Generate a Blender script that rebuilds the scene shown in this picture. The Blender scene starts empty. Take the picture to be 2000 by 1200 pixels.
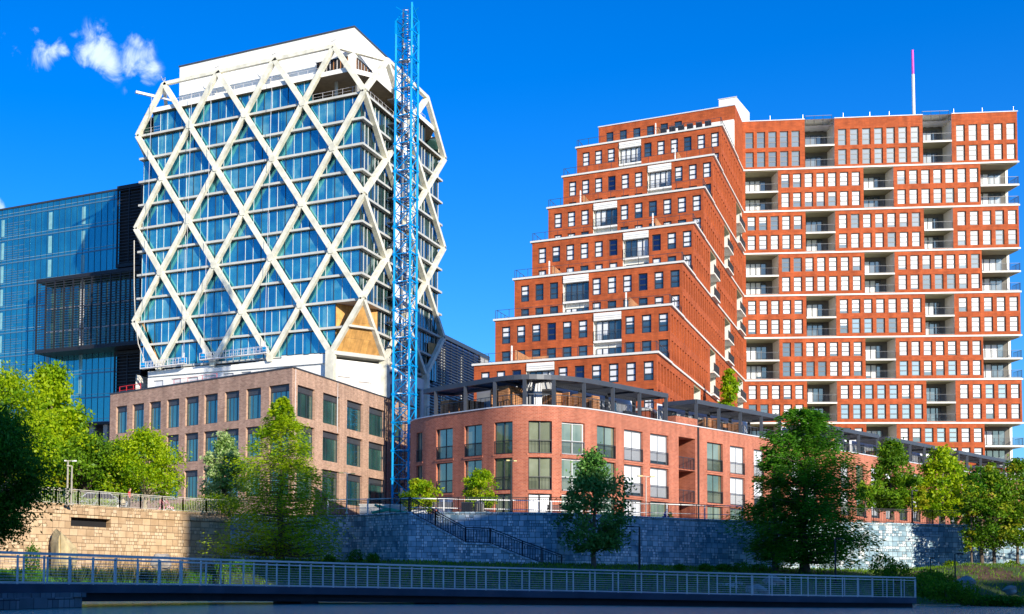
import bpy, math, random
import numpy as np
from mathutils import Vector, Matrix
random.seed(7)
rad = math.radians
SC = bpy.context.scene
COL = SC.collection

# ------------------------------------------------------------------ camera
F_PX = 2436.0; PPX, PPY = 300.0, 976.0; CAM_Z = 1.6
AZ = rad(-32.14); ROLL = rad(1.037); PITCH = math.atan(F_PX / 47000.0)
FW = Vector((math.sin(AZ) * math.cos(PITCH), math.cos(AZ) * math.cos(PITCH), math.sin(PITCH)))
RT = Vector((math.cos(AZ), -math.sin(AZ), 0.0))
UPV = RT.cross(FW)
CR = RT * math.cos(ROLL) + UPV * math.sin(ROLL)
CU = -RT * math.sin(ROLL) + UPV * math.cos(ROLL)
cam_data = bpy.data.cameras.new('camera'); cam = bpy.data.objects.new('camera', cam_data); COL.objects.link(cam)
cam.matrix_world = Matrix(((CR.x, CU.x, -FW.x, 0), (CR.y, CU.y, -FW.y, 0), (CR.z, CU.z, -FW.z, CAM_Z), (0, 0, 0, 1)))
cam_data.sensor_width = 36.0; cam_data.lens = F_PX / 2000.0 * 36.0
cam_data.shift_x = (1000 - PPX) / 2000.0; cam_data.shift_y = (PPY - 600) / 2000.0
cam_data.clip_start = 0.5; cam_data.clip_end = 6000
SC.camera = cam
CAM = Vector((0, 0, CAM_Z))

# ------------------------------------------------------------------ sky, sun, exposure
SUN_AZ = rad(127.9); SUN_EL = rad(20)
SC.view_settings.view_transform = 'Standard'; SC.view_settings.look = 'None'
SC.view_settings.exposure = 0.42; SC.view_settings.gamma = 1.0
SC.render.engine = 'CYCLES'
SC.cycles.max_bounces = 5; SC.cycles.diffuse_bounces = 3; SC.cycles.glossy_bounces = 3
SC.cycles.caustics_reflective = False; SC.cycles.caustics_refractive = False
SUNV = Vector((math.sin(SUN_AZ) * math.cos(SUN_EL), math.cos(SUN_AZ) * math.cos(SUN_EL), math.sin(SUN_EL)))
sl = bpy.data.lights.new('sun', 'SUN'); sl.energy = 5.0; sl.angle = rad(0.6); sl.color = (1.0, 0.91, 0.76)
so = bpy.data.objects.new('sun', sl); COL.objects.link(so)
so.rotation_euler = SUNV.to_track_quat('Z', 'Y').to_euler()


def cam_ray(px, py):
    return FW + CR * ((px - PPX) / F_PX) - CU * ((py - PPY) / F_PX)


def sky_world():
    w = bpy.data.worlds.new('World'); SC.world = w; w.use_nodes = True
    nt = w.node_tree; N = nt.nodes; L = nt.links; N.clear()
    out = N.new('ShaderNodeOutputWorld'); bg = N.new('ShaderNodeBackground')
    sky = N.new('ShaderNodeTexSky'); sky.sky_type = 'NISHITA'; sky.sun_disc = False
    sky.sun_elevation = SUN_EL; sky.sun_rotation = SUN_AZ; sky.altitude = 300
    sky.air_density = 1.0; sky.dust_density = 0.7; sky.ozone_density = 3.0
    hs = N.new('ShaderNodeHueSaturation'); hs.inputs['Saturation'].default_value = 1.45
    hs.inputs['Hue'].default_value = 0.5; hs.inputs['Value'].default_value = 1.0
    L.new(sky.outputs[0], hs.inputs['Color'])
    tint = N.new('ShaderNodeMix'); tint.data_type = 'RGBA'; tint.blend_type = 'MULTIPLY'; tint.inputs[0].default_value = 1.0
    tint.inputs[7].default_value = (0.54, 0.86, 1.28, 1)
    L.new(hs.outputs[0], tint.inputs[6])
    # small fair-weather cloud, fixed in the sky by direction
    geo = N.new('ShaderNodeTexCoord')
    nz = N.new('ShaderNodeTexNoise'); nz.inputs['Scale'].default_value = 46; nz.inputs['Detail'].default_value = 8
    nz.inputs['Roughness'].default_value = 0.6; nz.inputs['Distortion'].default_value = 0.5
    L.new(geo.outputs['Generated'], nz.inputs['Vector'])
    total = None
    blobs = [(92, 106, 32, 1.2), (120, 100, 18, .8), (186, 96, 42, 1.15), (214, 125, 32, .95), (262, 112, 34, 1.05), (270, 86, 24, 1.0), (286, 142, 26, .75), (250, 178, 10, .35),
             (150, 70, 16, .5), (72, 62, 12, .4), (8, 62, 22, .45), (30, 100, 14, .3), (-6, 412, 22, .95)]
    for (x, y, r, s) in blobs:
        d = cam_ray(x, y).normalized()
        dp = N.new('ShaderNodeVectorMath'); dp.operation = 'DISTANCE'; dp.inputs[1].default_value = d
        L.new(geo.outputs['Generated'], dp.inputs[0])
        mr = N.new('ShaderNodeMapRange'); mr.interpolation_type = 'SMOOTHSTEP'
        rr = r / F_PX * 1.5
        mr.inputs['From Min'].default_value = rr; mr.inputs['From Max'].default_value = 0.0
        mr.inputs['To Min'].default_value = 0.0; mr.inputs['To Max'].default_value = s
        L.new(dp.outputs['Value'], mr.inputs['Value'])
        if total is None: total = mr.outputs[0]
        else:
            a = N.new('ShaderNodeMath'); a.operation = 'MAXIMUM'
            L.new(total, a.inputs[0]); L.new(mr.outputs[0], a.inputs[1]); total = a.outputs[0]
    ad = N.new('ShaderNodeMath'); ad.operation = 'MULTIPLY_ADD'; ad.inputs[1].default_value = 3.6; ad.inputs[2].default_value = -1.65
    L.new(nz.outputs['Fac'], ad.inputs[0])
    sm = N.new('ShaderNodeMath'); sm.operation = 'ADD'; L.new(ad.outputs[0], sm.inputs[0]); L.new(total, sm.inputs[1])
    mk = N.new('ShaderNodeMapRange'); mk.interpolation_type = 'SMOOTHSTEP'
    mk.inputs['From Min'].default_value = 0.4; mk.inputs['From Max'].default_value = 1.6; mk.inputs['To Max'].default_value = 0.8
    L.new(sm.outputs[0], mk.inputs['Value'])
    gate = N.new('ShaderNodeMapRange'); gate.inputs['From Min'].default_value = 0.0; gate.inputs['From Max'].default_value = 0.28
    L.new(total, gate.inputs['Value'])
    ml = N.new('ShaderNodeMath'); ml.operation = 'MULTIPLY'; L.new(mk.outputs[0], ml.inputs[0]); L.new(gate.outputs[0], ml.inputs[1])
    cm = N.new('ShaderNodeMix'); cm.data_type = 'RGBA'; cm.inputs[7].default_value = (6.2, 7.2, 8.6, 1)
    L.new(ml.outputs[0], cm.inputs[0]); L.new(tint.outputs[2], cm.inputs[6])
    L.new(cm.outputs[2], bg.inputs['Color']); bg.inputs['Strength'].default_value = 0.13
    L.new(bg.outputs[0], out.inputs[0])


sky_world()


# ------------------------------------------------------------------ pixel -> world helpers (fixed planes of the real place)
def at(px, py, D): return CAM + cam_ray(px, py) * D
def on_z(px, py, z): d = cam_ray(px, py); return CAM + d * ((z - CAM_Z) / d.z)
def on_x(px, py, X): d = cam_ray(px, py); return CAM + d * (X / d.x)
def on_y(px, py, Y): d = cam_ray(px, py); return CAM + d * (Y / d.y)
def on_plane(px, py, P0, n): d = cam_ray(px, py); n = Vector(n); return CAM + d * ((Vector(P0) - CAM).dot(n) / d.dot(n))
def proj(P):
    q = Vector(P) - CAM; k = q.dot(FW)
    return (PPX + F_PX * q.dot(CR) / k, PPY - F_PX * q.dot(CU) / k, k)


# ------------------------------------------------------------------ materials
def new_mat(name):
    m = bpy.data.materials.new(name); m.use_nodes = True
    return m, m.node_tree.nodes, m.node_tree.links, m.node_tree.nodes['Principled BSDF']


def plain(name, col, rough=0.6, metal=0.0, var=0.12, scale=1.5, spec=0.4, bump=0.0, trans=0.0):
    m, N, L, B = new_mat(name)
    tc = N.new('ShaderNodeTexCoord'); nz = N.new('ShaderNodeTexNoise'); nz.inputs['Scale'].default_value = scale
    nz.inputs['Detail'].default_value = 5
    L.new(tc.outputs['Object'], nz.inputs['Vector'])
    cr = N.new('ShaderNodeValToRGB')
    cr.color_ramp.elements[0].position = 0.3; cr.color_ramp.elements[1].position = 0.7
    cr.color_ramp.elements[0].color = (*[c * (1 - var) for c in col], 1); cr.color_ramp.elements[1].color = (*[min(1, c * (1 + var)) for c in col], 1)
    L.new(nz.outputs['Fac'], cr.inputs[0]); L.new(cr.outputs[0], B.inputs['Base Color'])
    B.inputs['Roughness'].default_value = rough; B.inputs['Metallic'].default_value = metal
    B.inputs['Specular IOR Level'].default_value = spec
    if bump:
        bp = N.new('ShaderNodeBump'); bp.inputs['Strength'].default_value = bump; L.new(nz.outputs['Fac'], bp.inputs['Height']); L.new(bp.outputs[0], B.inputs['Normal'])
    return m


def masonry(name, c1, c2, mortar, bw=0.3, bh=0.09, ms=0.012, rough=0.85, bump=0.5, big=0.25, offset=0.5, irregular=False, noise_mix=0.35):
    m, N, L, B = new_mat(name)
    uv = N.new('ShaderNodeUVMap'); uv.uv_map = 'UVMap'
    vec = uv.outputs[0]
    br = N.new('ShaderNodeTexBrick'); br.offset = offset
    br.inputs['Scale'].default_value = 1.0; br.inputs['Brick Width'].default_value = bw; br.inputs['Row Height'].default_value = bh
    br.inputs['Mortar Size'].default_value = ms; br.inputs['Mortar Smooth'].default_value = 0.2; br.inputs['Bias'].default_value = 0.0
    br.inputs['Color1'].default_value = (*c1, 1); br.inputs['Color2'].default_value = (*c2, 1); br.inputs['Mortar'].default_value = (*mortar, 1)
    if irregular:
        br.squash = 0.62; br.squash_frequency = 3; br.offset_frequency = 2
    L.new(vec, br.inputs['Vector'])
    nz = N.new('ShaderNodeTexNoise'); nz.inputs['Scale'].default_value = big; nz.inputs['Detail'].default_value = 6; nz.inputs['Roughness'].default_value = 0.65
    L.new(vec, nz.inputs['Vector'])
    mr = N.new('ShaderNodeMapRange'); mr.inputs['From Min'].default_value = 0.3; mr.inputs['From Max'].default_value = 0.7
    mr.inputs['To Min'].default_value = 1 - noise_mix; mr.inputs['To Max'].default_value = 1 + noise_mix
    L.new(nz.outputs['Fac'], mr.inputs['Value'])
    mx = N.new('ShaderNodeMix'); mx.data_type = 'RGBA'; mx.blend_type = 'MULTIPLY'; mx.inputs[0].default_value = 1.0
    L.new(br.outputs['Color'], mx.inputs[6]); L.new(mr.outputs[0], mx.inputs[7])
    mp = N.new('ShaderNodeMapping'); mp.inputs['Scale'].default_value = (1.3, .12, 1); L.new(vec, mp.inputs[0])
    n3 = N.new('ShaderNodeTexNoise'); n3.inputs['Scale'].default_value = 1.0; n3.inputs['Detail'].default_value = 5; L.new(mp.outputs[0], n3.inputs['Vector'])
    m3 = N.new('ShaderNodeMapRange'); m3.inputs['From Min'].default_value = 0.35; m3.inputs['From Max'].default_value = 0.65; m3.inputs['To Min'].default_value = .84; m3.inputs['To Max'].default_value = 1.1
    L.new(n3.outputs['Fac'], m3.inputs['Value'])
    mx3 = N.new('ShaderNodeMix'); mx3.data_type = 'RGBA'; mx3.blend_type = 'MULTIPLY'; mx3.inputs[0].default_value = 1.0
    L.new(mx.outputs[2], mx3.inputs[6]); L.new(m3.outputs[0], mx3.inputs[7])
    L.new(mx3.outputs[2], B.inputs['Base Color'])
    B.inputs['Roughness'].default_value = rough; B.inputs['Specular IOR Level'].default_value = 0.25
    bp = N.new('ShaderNodeBump'); bp.inputs['Strength'].default_value = bump; bp.inputs['Distance'].default_value = 0.03; bp.invert = True
    L.new(br.outputs['Fac'], bp.inputs['Height']); L.new(bp.outputs[0], B.inputs['Normal'])
    return m


def stone_wall(name, cols, mortar, sx=0.75, sy=0.42, rough=0.9, stain=None):
    """ashlar of random squared blocks: two brick lattices of different size chosen cell by cell, each block with its own tone"""
    m, N, L, B = new_mat(name)
    uv = N.new('ShaderNodeUVMap'); uv.uv_map = 'UVMap'
    def lattice(w, h, ms, sq, off):
        b = N.new('ShaderNodeTexBrick'); b.offset = off; b.squash = sq; b.squash_frequency = 2
        b.inputs['Scale'].default_value = 1.0; b.inputs['Brick Width'].default_value = w; b.inputs['Row Height'].default_value = h
        b.inputs['Mortar Size'].default_value = ms; b.inputs['Mortar Smooth'].default_value = 0.3
        b.inputs['Color1'].default_value = (0, 0, 0, 1); b.inputs['Color2'].default_value = (1, 1, 1, 1); b.inputs['Mortar'].default_value = (.5, .5, .5, 1)
        L.new(uv.outputs[0], b.inputs['Vector']); return b
    a = lattice(sx, sy, 0.016, 0.7, 0.5); c = lattice(sx * 0.5, sy * 0.5, 0.016, 0.6, 0.35)
    sel = N.new('ShaderNodeMath'); sel.operation = 'GREATER_THAN'; sel.inputs[1].default_value = 0.55
    big = lattice(sx * 1.0, sy, 0.0, 0.7, 0.5)
    L.new(big.outputs['Color'], sel.inputs[0])
    mc = N.new('ShaderNodeMix'); mc.data_type = 'RGBA'; L.new(sel.outputs[0], mc.inputs[0]); L.new(a.outputs['Color'], mc.inputs[6]); L.new(c.outputs['Color'], mc.inputs[7])
    mf = N.new('ShaderNodeMix'); mf.data_type = 'FLOAT'; L.new(sel.outputs[0], mf.inputs[0]); L.new(a.outputs['Fac'], mf.inputs[2]); L.new(c.outputs['Fac'], mf.inputs[3])
    nz = N.new('ShaderNodeTexNoise'); nz.inputs['Scale'].default_value = 1.3; nz.inputs['Detail'].default_value = 6; L.new(uv.outputs[0], nz.inputs['Vector'])
    ad = N.new('ShaderNodeMath'); ad.operation = 'MULTIPLY_ADD'; ad.inputs[1].default_value = 0.75
    sub = N.new('ShaderNodeMath'); sub.operation = 'MULTIPLY_ADD'; sub.inputs[1].default_value = 0.8; sub.inputs[2].default_value = -0.28
    L.new(nz.outputs['Fac'], sub.inputs[0])
    L.new(mc.outputs[2], ad.inputs[0]); L.new(sub.outputs[0], ad.inputs[2])
    cr = N.new('ShaderNodeValToRGB'); els = cr.color_ramp.elements
    while len(els) < len(cols): els.new(0.5)
    for i, cc in enumerate(cols): els[i].position = i / (len(cols) - 1); els[i].color = (*cc, 1)
    L.new(ad.outputs[0], cr.inputs[0])
    mm = N.new('ShaderNodeMix'); mm.data_type = 'RGBA'; mm.inputs[7].default_value = (*mortar, 1)
    L.new(mf.outputs[0], mm.inputs[0]); L.new(cr.outputs[0], mm.inputs[6])
    L.new(mm.outputs[2], B.inputs['Base Color']); B.inputs['Roughness'].default_value = rough; B.inputs['Specular IOR Level'].default_value = 0.2
    h = N.new('ShaderNodeMath'); h.operation = 'MULTIPLY_ADD'; h.inputs[1].default_value = -1.0; L.new(mf.outputs[0], h.inputs[0]); L.new(nz.outputs['Fac'], h.inputs[2])
    bp = N.new('ShaderNodeBump'); bp.inputs['Strength'].default_value = 0.8; bp.inputs['Distance'].default_value = 0.06
    L.new(h.outputs[0], bp.inputs['Height']); L.new(bp.outputs[0], B.inputs['Normal'])
    return m


def glass_mat(name, cols, mod=1.5, floor=4.165, refl=0.55, rough=0.03, tint=(0.8, 0.9, 1.0), spread=1.0, wob=0.02, zoff=0.0):
    """coated facade glass: a mirror-like coat over what shows through of the rooms, one tone per pane"""
    m, N, L, B = new_mat(name)
    uv = N.new('ShaderNodeUVMap'); uv.uv_map = 'UVMap'
    sep = N.new('ShaderNodeSeparateXYZ'); L.new(uv.outputs[0], sep.inputs[0])
    def fl(src, div, off=0.0):
        a = N.new('ShaderNodeMath'); a.operation = 'SUBTRACT'; a.inputs[1].default_value = off; L.new(src, a.inputs[0])
        d = N.new('ShaderNodeMath'); d.operation = 'DIVIDE'; d.inputs[1].default_value = div; L.new(a.outputs[0], d.inputs[0])
        f = N.new('ShaderNodeMath'); f.operation = 'FLOOR'; L.new(d.outputs[0], f.inputs[0]); return f.outputs[0]
    cmb = N.new('ShaderNodeCombineXYZ'); L.new(fl(sep.outputs[0], mod), cmb.inputs[0]); L.new(fl(sep.outputs[1], floor, zoff), cmb.inputs[1])
    wn = N.new('ShaderNodeTexWhiteNoise'); wn.noise_dimensions = '2D'; L.new(cmb.outputs[0], wn.inputs['Vector'])
    nz = N.new('ShaderNodeTexNoise'); nz.inputs['Scale'].default_value = 0.35; nz.inputs['Detail'].default_value = 4; L.new(uv.outputs[0], nz.inputs['Vector'])
    ad = N.new('ShaderNodeMath'); ad.operation = 'MULTIPLY_ADD'; ad.inputs[1].default_value = 0.55 * spread; L.new(wn.outputs['Value'], ad.inputs[0])
    sb = N.new('ShaderNodeMath'); sb.operation = 'MULTIPLY_ADD'; sb.inputs[1].default_value = 1.2; sb.inputs[2].default_value = -0.35; L.new(nz.outputs['Fac'], sb.inputs[0])
    L.new(sb.outputs[0], ad.inputs[2])
    cr = N.new('ShaderNodeValToRGB'); els = cr.color_ramp.elements
    while len(els) < len(cols): els.new(0.5)
    for i, cc in enumerate(cols): els[i].position = i / (len(cols) - 1); els[i].color = (*cc, 1)
    L.new(ad.outputs[0], cr.inputs[0]); L.new(cr.outputs[0], B.inputs['Base Color'])
    B.inputs['Roughness'].default_value = 0.25; B.inputs['Specular IOR Level'].default_value = 0.3
    gl = N.new('ShaderNodeBsdfGlossy'); gl.inputs['Color'].default_value = (*tint, 1); gl.inputs['Roughness'].default_value = rough
    lw = N.new('ShaderNodeLayerWeight'); lw.inputs['Blend'].default_value = 0.35
    mr = N.new('ShaderNodeMapRange'); mr.inputs['To Min'].default_value = refl; mr.inputs['To Max'].default_value = min(1, refl + .4)
    L.new(lw.outputs['Facing'], mr.inputs['Value'])
    mx = N.new('ShaderNodeMixShader'); L.new(mr.outputs[0], mx.inputs[0]); L.new(B.outputs[0], mx.inputs[1]); L.new(gl.outputs[0], mx.inputs[2])
    n2 = N.new('ShaderNodeTexNoise'); n2.inputs['Scale'].default_value = 0.6; L.new(uv.outputs[0], n2.inputs['Vector'])
    wa = N.new('ShaderNodeMath'); wa.operation = 'MULTIPLY_ADD'; wa.inputs[1].default_value = 0.6; L.new(wn.outputs['Value'], wa.inputs[0]); L.new(n2.outputs['Fac'], wa.inputs[2])
    bp = N.new('ShaderNodeBump'); bp.inputs['Strength'].default_value = wob * 10; bp.inputs['Distance'].default_value = 0.05
    L.new(n2.outputs['Fac'], bp.inputs['Height']); L.new(bp.outputs[0], gl.inputs['Normal'])
    L.new(mx.outputs[0], N['Material Output'].inputs[0])
    return m


def leaf_mat(name, c1, c2, trans=0.45):
    m, N, L, B = new_mat(name)
    geo = N.new('ShaderNodeNewGeometry')
    cr = N.new('ShaderNodeValToRGB'); cr.color_ramp.elements[0].color = (*c1, 1); cr.color_ramp.elements[1].color = (*c2, 1)
    L.new(geo.outputs['Random Per Island'], cr.inputs[0])
    d = N.new('ShaderNodeBsdfDiffuse'); t = N.new('ShaderNodeBsdfTranslucent'); mx = N.new('ShaderNodeMixShader'); mx.inputs[0].default_value = trans
    L.new(cr.outputs[0], d.inputs[0]); L.new(cr.outputs[0], t.inputs[0]); L.new(d.outputs[0], mx.inputs[1]); L.new(t.outputs[0], mx.inputs[2])
    g = N.new('ShaderNodeBsdfGlossy'); g.inputs['Roughness'].default_value = 0.45; m2 = N.new('ShaderNodeMixShader'); m2.inputs[0].default_value = 0.012
    L.new(mx.outputs[0], m2.inputs[1]); L.new(g.outputs[0], m2.inputs[2]); L.new(m2.outputs[0], N['Material Output'].inputs[0])
    return m


def water_mat():
    m, N, L, B = new_mat('water_surface')
    tc = N.new('ShaderNodeTexCoord'); mp = N.new('ShaderNodeMapping'); mp.inputs['Scale'].default_value = (1.0, 1.6, 1); mp.inputs['Rotation'].default_value = (0, 0, rad(20))
    L.new(tc.outputs['Object'], mp.inputs[0])
    nz = N.new('ShaderNodeTexNoise'); nz.inputs['Scale'].default_value = 3.0; nz.inputs['Detail'].default_value = 6; nz.inputs['Roughness'].default_value = 0.65
    L.new(mp.outputs[0], nz.inputs['Vector'])
    bp = N.new('ShaderNodeBump'); bp.inputs['Strength'].default_value = 1.0; bp.inputs['Distance'].default_value = 0.22
    L.new(nz.outputs['Fac'], bp.inputs['Height']); L.new(bp.outputs[0], B.inputs['Normal'])
    B.inputs['Base Color'].default_value = (0.40, 0.38, 0.28, 1); B.inputs['Roughness'].default_value = 0.22; B.inputs['IOR'].default_value = 1.33
    B.inputs['Specular IOR Level'].default_value = 0.7
    g = N.new('ShaderNodeBsdfGlossy'); g.inputs['Color'].default_value = (1.0, .90, .70, 1); g.inputs['Roughness'].default_value = .05; L.new(bp.outputs[0], g.inputs['Normal'])
    mx = N.new('ShaderNodeMixShader'); mx.inputs[0].default_value = .6; L.new(B.outputs[0], mx.inputs[1]); L.new(g.outputs[0], mx.inputs[2]); L.new(mx.outputs[0], N['Material Output'].inputs[0])
    return m


M = {}
M['red'] = masonry('orange_red_brick', (.45, .095, .026), (.34, .070, .02), (.27, .08, .04), 0.6, 0.2, 0.012, big=0.35, noise_mix=.2, bump=.2)
M['redl'] = masonry('salmon_brick', (.50, .155, .085), (.37, .10, .055), (.48, .25, .17), 0.32, 0.12, 0.014, big=.3, noise_mix=.15, bump=.5)
M['tan'] = masonry('tan_brick', (.56, .35, .24), (.38, .22, .15), (.54, .40, .30), 0.38, 0.13, 0.012, big=.3, noise_mix=.15, bump=.5)
M['white'] = plain('white_render', (.78, .76, .70), .7, var=.05)
M['cream'] = plain('cream_render', (.74, .72, .64), .75, var=.06)
M['band'] = plain('pale_concrete_band', (.66, .65, .60), .6, var=.04)
M['diag'] = plain('cream_painted_steel', (.72, .69, .56), .5, var=.2, scale=.9, bump=.05)
M['slab'] = plain('pale_slab_edge', (.52, .52, .48), .6, var=.12, scale=.4)
M['wrap'] = plain('white_wrap', (.82, .81, .77), .6, var=.05, scale=.5, bump=.15)
M['grey'] = plain('light_grey_panel', (.60, .61, .63), .6, var=.05)
M['dgrey'] = plain('dark_grey_metal', (.075, .082, .095), .45, .3, var=.1)
M['black'] = plain('black_metal', (.022, .024, .03), .45, .2, var=.1)
M['frame'] = plain('window_frame_dark', (.045, .05, .06), .4, .2, var=.1)
M['framel'] = plain('window_frame_grey', (.16, .17, .19), .4, .2, var=.1)
M['framew'] = plain('window_frame_white', (.75, .75, .74), .5, var=.03)
M['bluest'] = plain('blue_painted_steel', (.0, .28, .66), .6, .0, var=.2, scale=.6, spec=.1)
M['steel'] = plain('pale_steel', (.74, .70, .68), .35, .15, var=.12)
M['steeld'] = plain('weathered_steel', (.52, .48, .41), .6, .0, var=.15)
M['concrete'] = plain('concrete', (.36, .35, .33), .85, var=.15, scale=.8, bump=.2)
M['pave'] = plain('plaza_paving', (.42, .39, .35), .85, var=.12, scale=.6)
M['dark'] = plain('dark_void', (.012, .012, .014), .8, var=.1)
M['recback'] = plain('shaded_recess_back', (.15, .14, .12), .8, var=.08)  # shade of the deep recess put into a darker wall colour
M['soffit2'] = plain('shaded_soffit', (.26, .24, .14), .8, var=.08)  # olive tone carries the shade under the balcony ceilings
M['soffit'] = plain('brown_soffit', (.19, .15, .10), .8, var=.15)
M['wood'] = masonry('cedar_slats', (.60, .29, .13), (.48, .21, .09), (.12, .06, .03), 3.0, 0.14, 0.02, bump=.5)
M['ply'] = masonry('plywood_sheet', (.66, .36, .11), (.50, .27, .09), (.28, .17, .08), 1.22, 2.44, .02, rough=.7, bump=.2, big=.7, noise_mix=.3)
M['blind'] = plain('white_roller_blind', (.66, .68, .69), .5, var=.02, spec=.6)
M['deck'] = plain('bridge_deck_concrete', (.07, .08, .11), .8, var=.25, scale=.7)
M['deckb'] = plain('bridge_beam_dark', (.02, .022, .028), .8, var=.2)
M['soil'] = plain('mulch_soil', (.10, .055, .03), .95, var=.4, scale=.8, bump=.5)
M['grassg'] = plain('lawn_ground', (.055, .085, .02), .95, var=.35, scale=.6, bump=.5)
M['rock'] = plain('granite_boulder', (.34, .30, .25), .9, var=.35, scale=2.0, bump=.6)
M['tanrock'] = plain('tan_granite', (.50, .40, .22), .9, var=.3, scale=1.5, bump=.6)
M['bark'] = plain('bark', (.13, .10, .075), .9, var=.35, scale=4, bump=.5)
M['barkl'] = plain('pale_bark', (.36, .30, .20), .9, var=.25, scale=4, bump=.4)
M['glassL'] = glass_mat('blue_coated_glass', [(.005, .04, .08), (.012, .11, .20), (.035, .24, .30), (.22, .50, .46)], 1.45, 4.165, .42, tint=(.16, .68, .78), zoff=35.7)
M['glassR'] = glass_mat('dark_reflection_glass', [(.004, .012, .016), (.01, .035, .035), (.02, .06, .055), (.05, .13, .10)], 1.45, 4.165, .06, tint=(.45, .7, .8), zoff=35.7)  # dark green reflections of the surroundings painted as the glass tone
M['glassP'] = glass_mat('office_window_glass', [(.006, .03, .035), (.012, .06, .065), (.03, .11, .10), (.07, .18, .15)], 1.0, 4.2, .18, tint=(.6, .8, .75))
M['glassW'] = glass_mat('flat_window_glass', [(.012, .025, .04), (.03, .055, .08), (.06, .10, .13)], 1.0, 3.18, .13, tint=(.8, .75, .65))
M['glassB'] = glass_mat('painted_cloud_glass', [(.03, .07, .11), (.08, .14, .20), (.22, .30, .36)], 1.0, 3.18, .3, tint=(1, .85, .7), spread=.6)  # cloud reflection painted in as pale base tones
M['glassN'] = glass_mat('navy_window_glass', [(.003, .006, .028), (.006, .010, .04)], 1.0, 3.18, .05, tint=(.5, .6, 1))
M['glassJ'] = glass_mat('juliet_window_glass', [(.05, .07, .04), (.14, .17, .10), (.32, .36, .26)], 1.3, 3.1, .10, tint=(.9, .85, .7))
M['glassD'] = glass_mat('deep_blue_facade_glass', [(.006, .06, .10), (.012, .12, .18), (.03, .22, .28)], 1.5, 4.98, .36, tint=(.2, .85, .85), spread=.5)
M['brown_stone'] = stone_wall('tan_ashlar', [(.38, .25, .14), (.56, .39, .23), (.68, .50, .31), (.62, .50, .34)], (.20, .13, .08), 0.85, 0.5)
M['grey_stone'] = stone_wall('blue_grey_ashlar', [(.10, .20, .27), (.32, .46, .54), (.66, .76, .80), (.95, .96, .95)], (.12, .12, .13), 0.54, 0.40)
M['abut_stone'] = stone_wall('abutment_ashlar', [(.14, .15, .16), (.22, .24, .25), (.34, .35, .35)], (.05, .05, .055), 1.1, 0.62)
M['water'] = water_mat()


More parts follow.
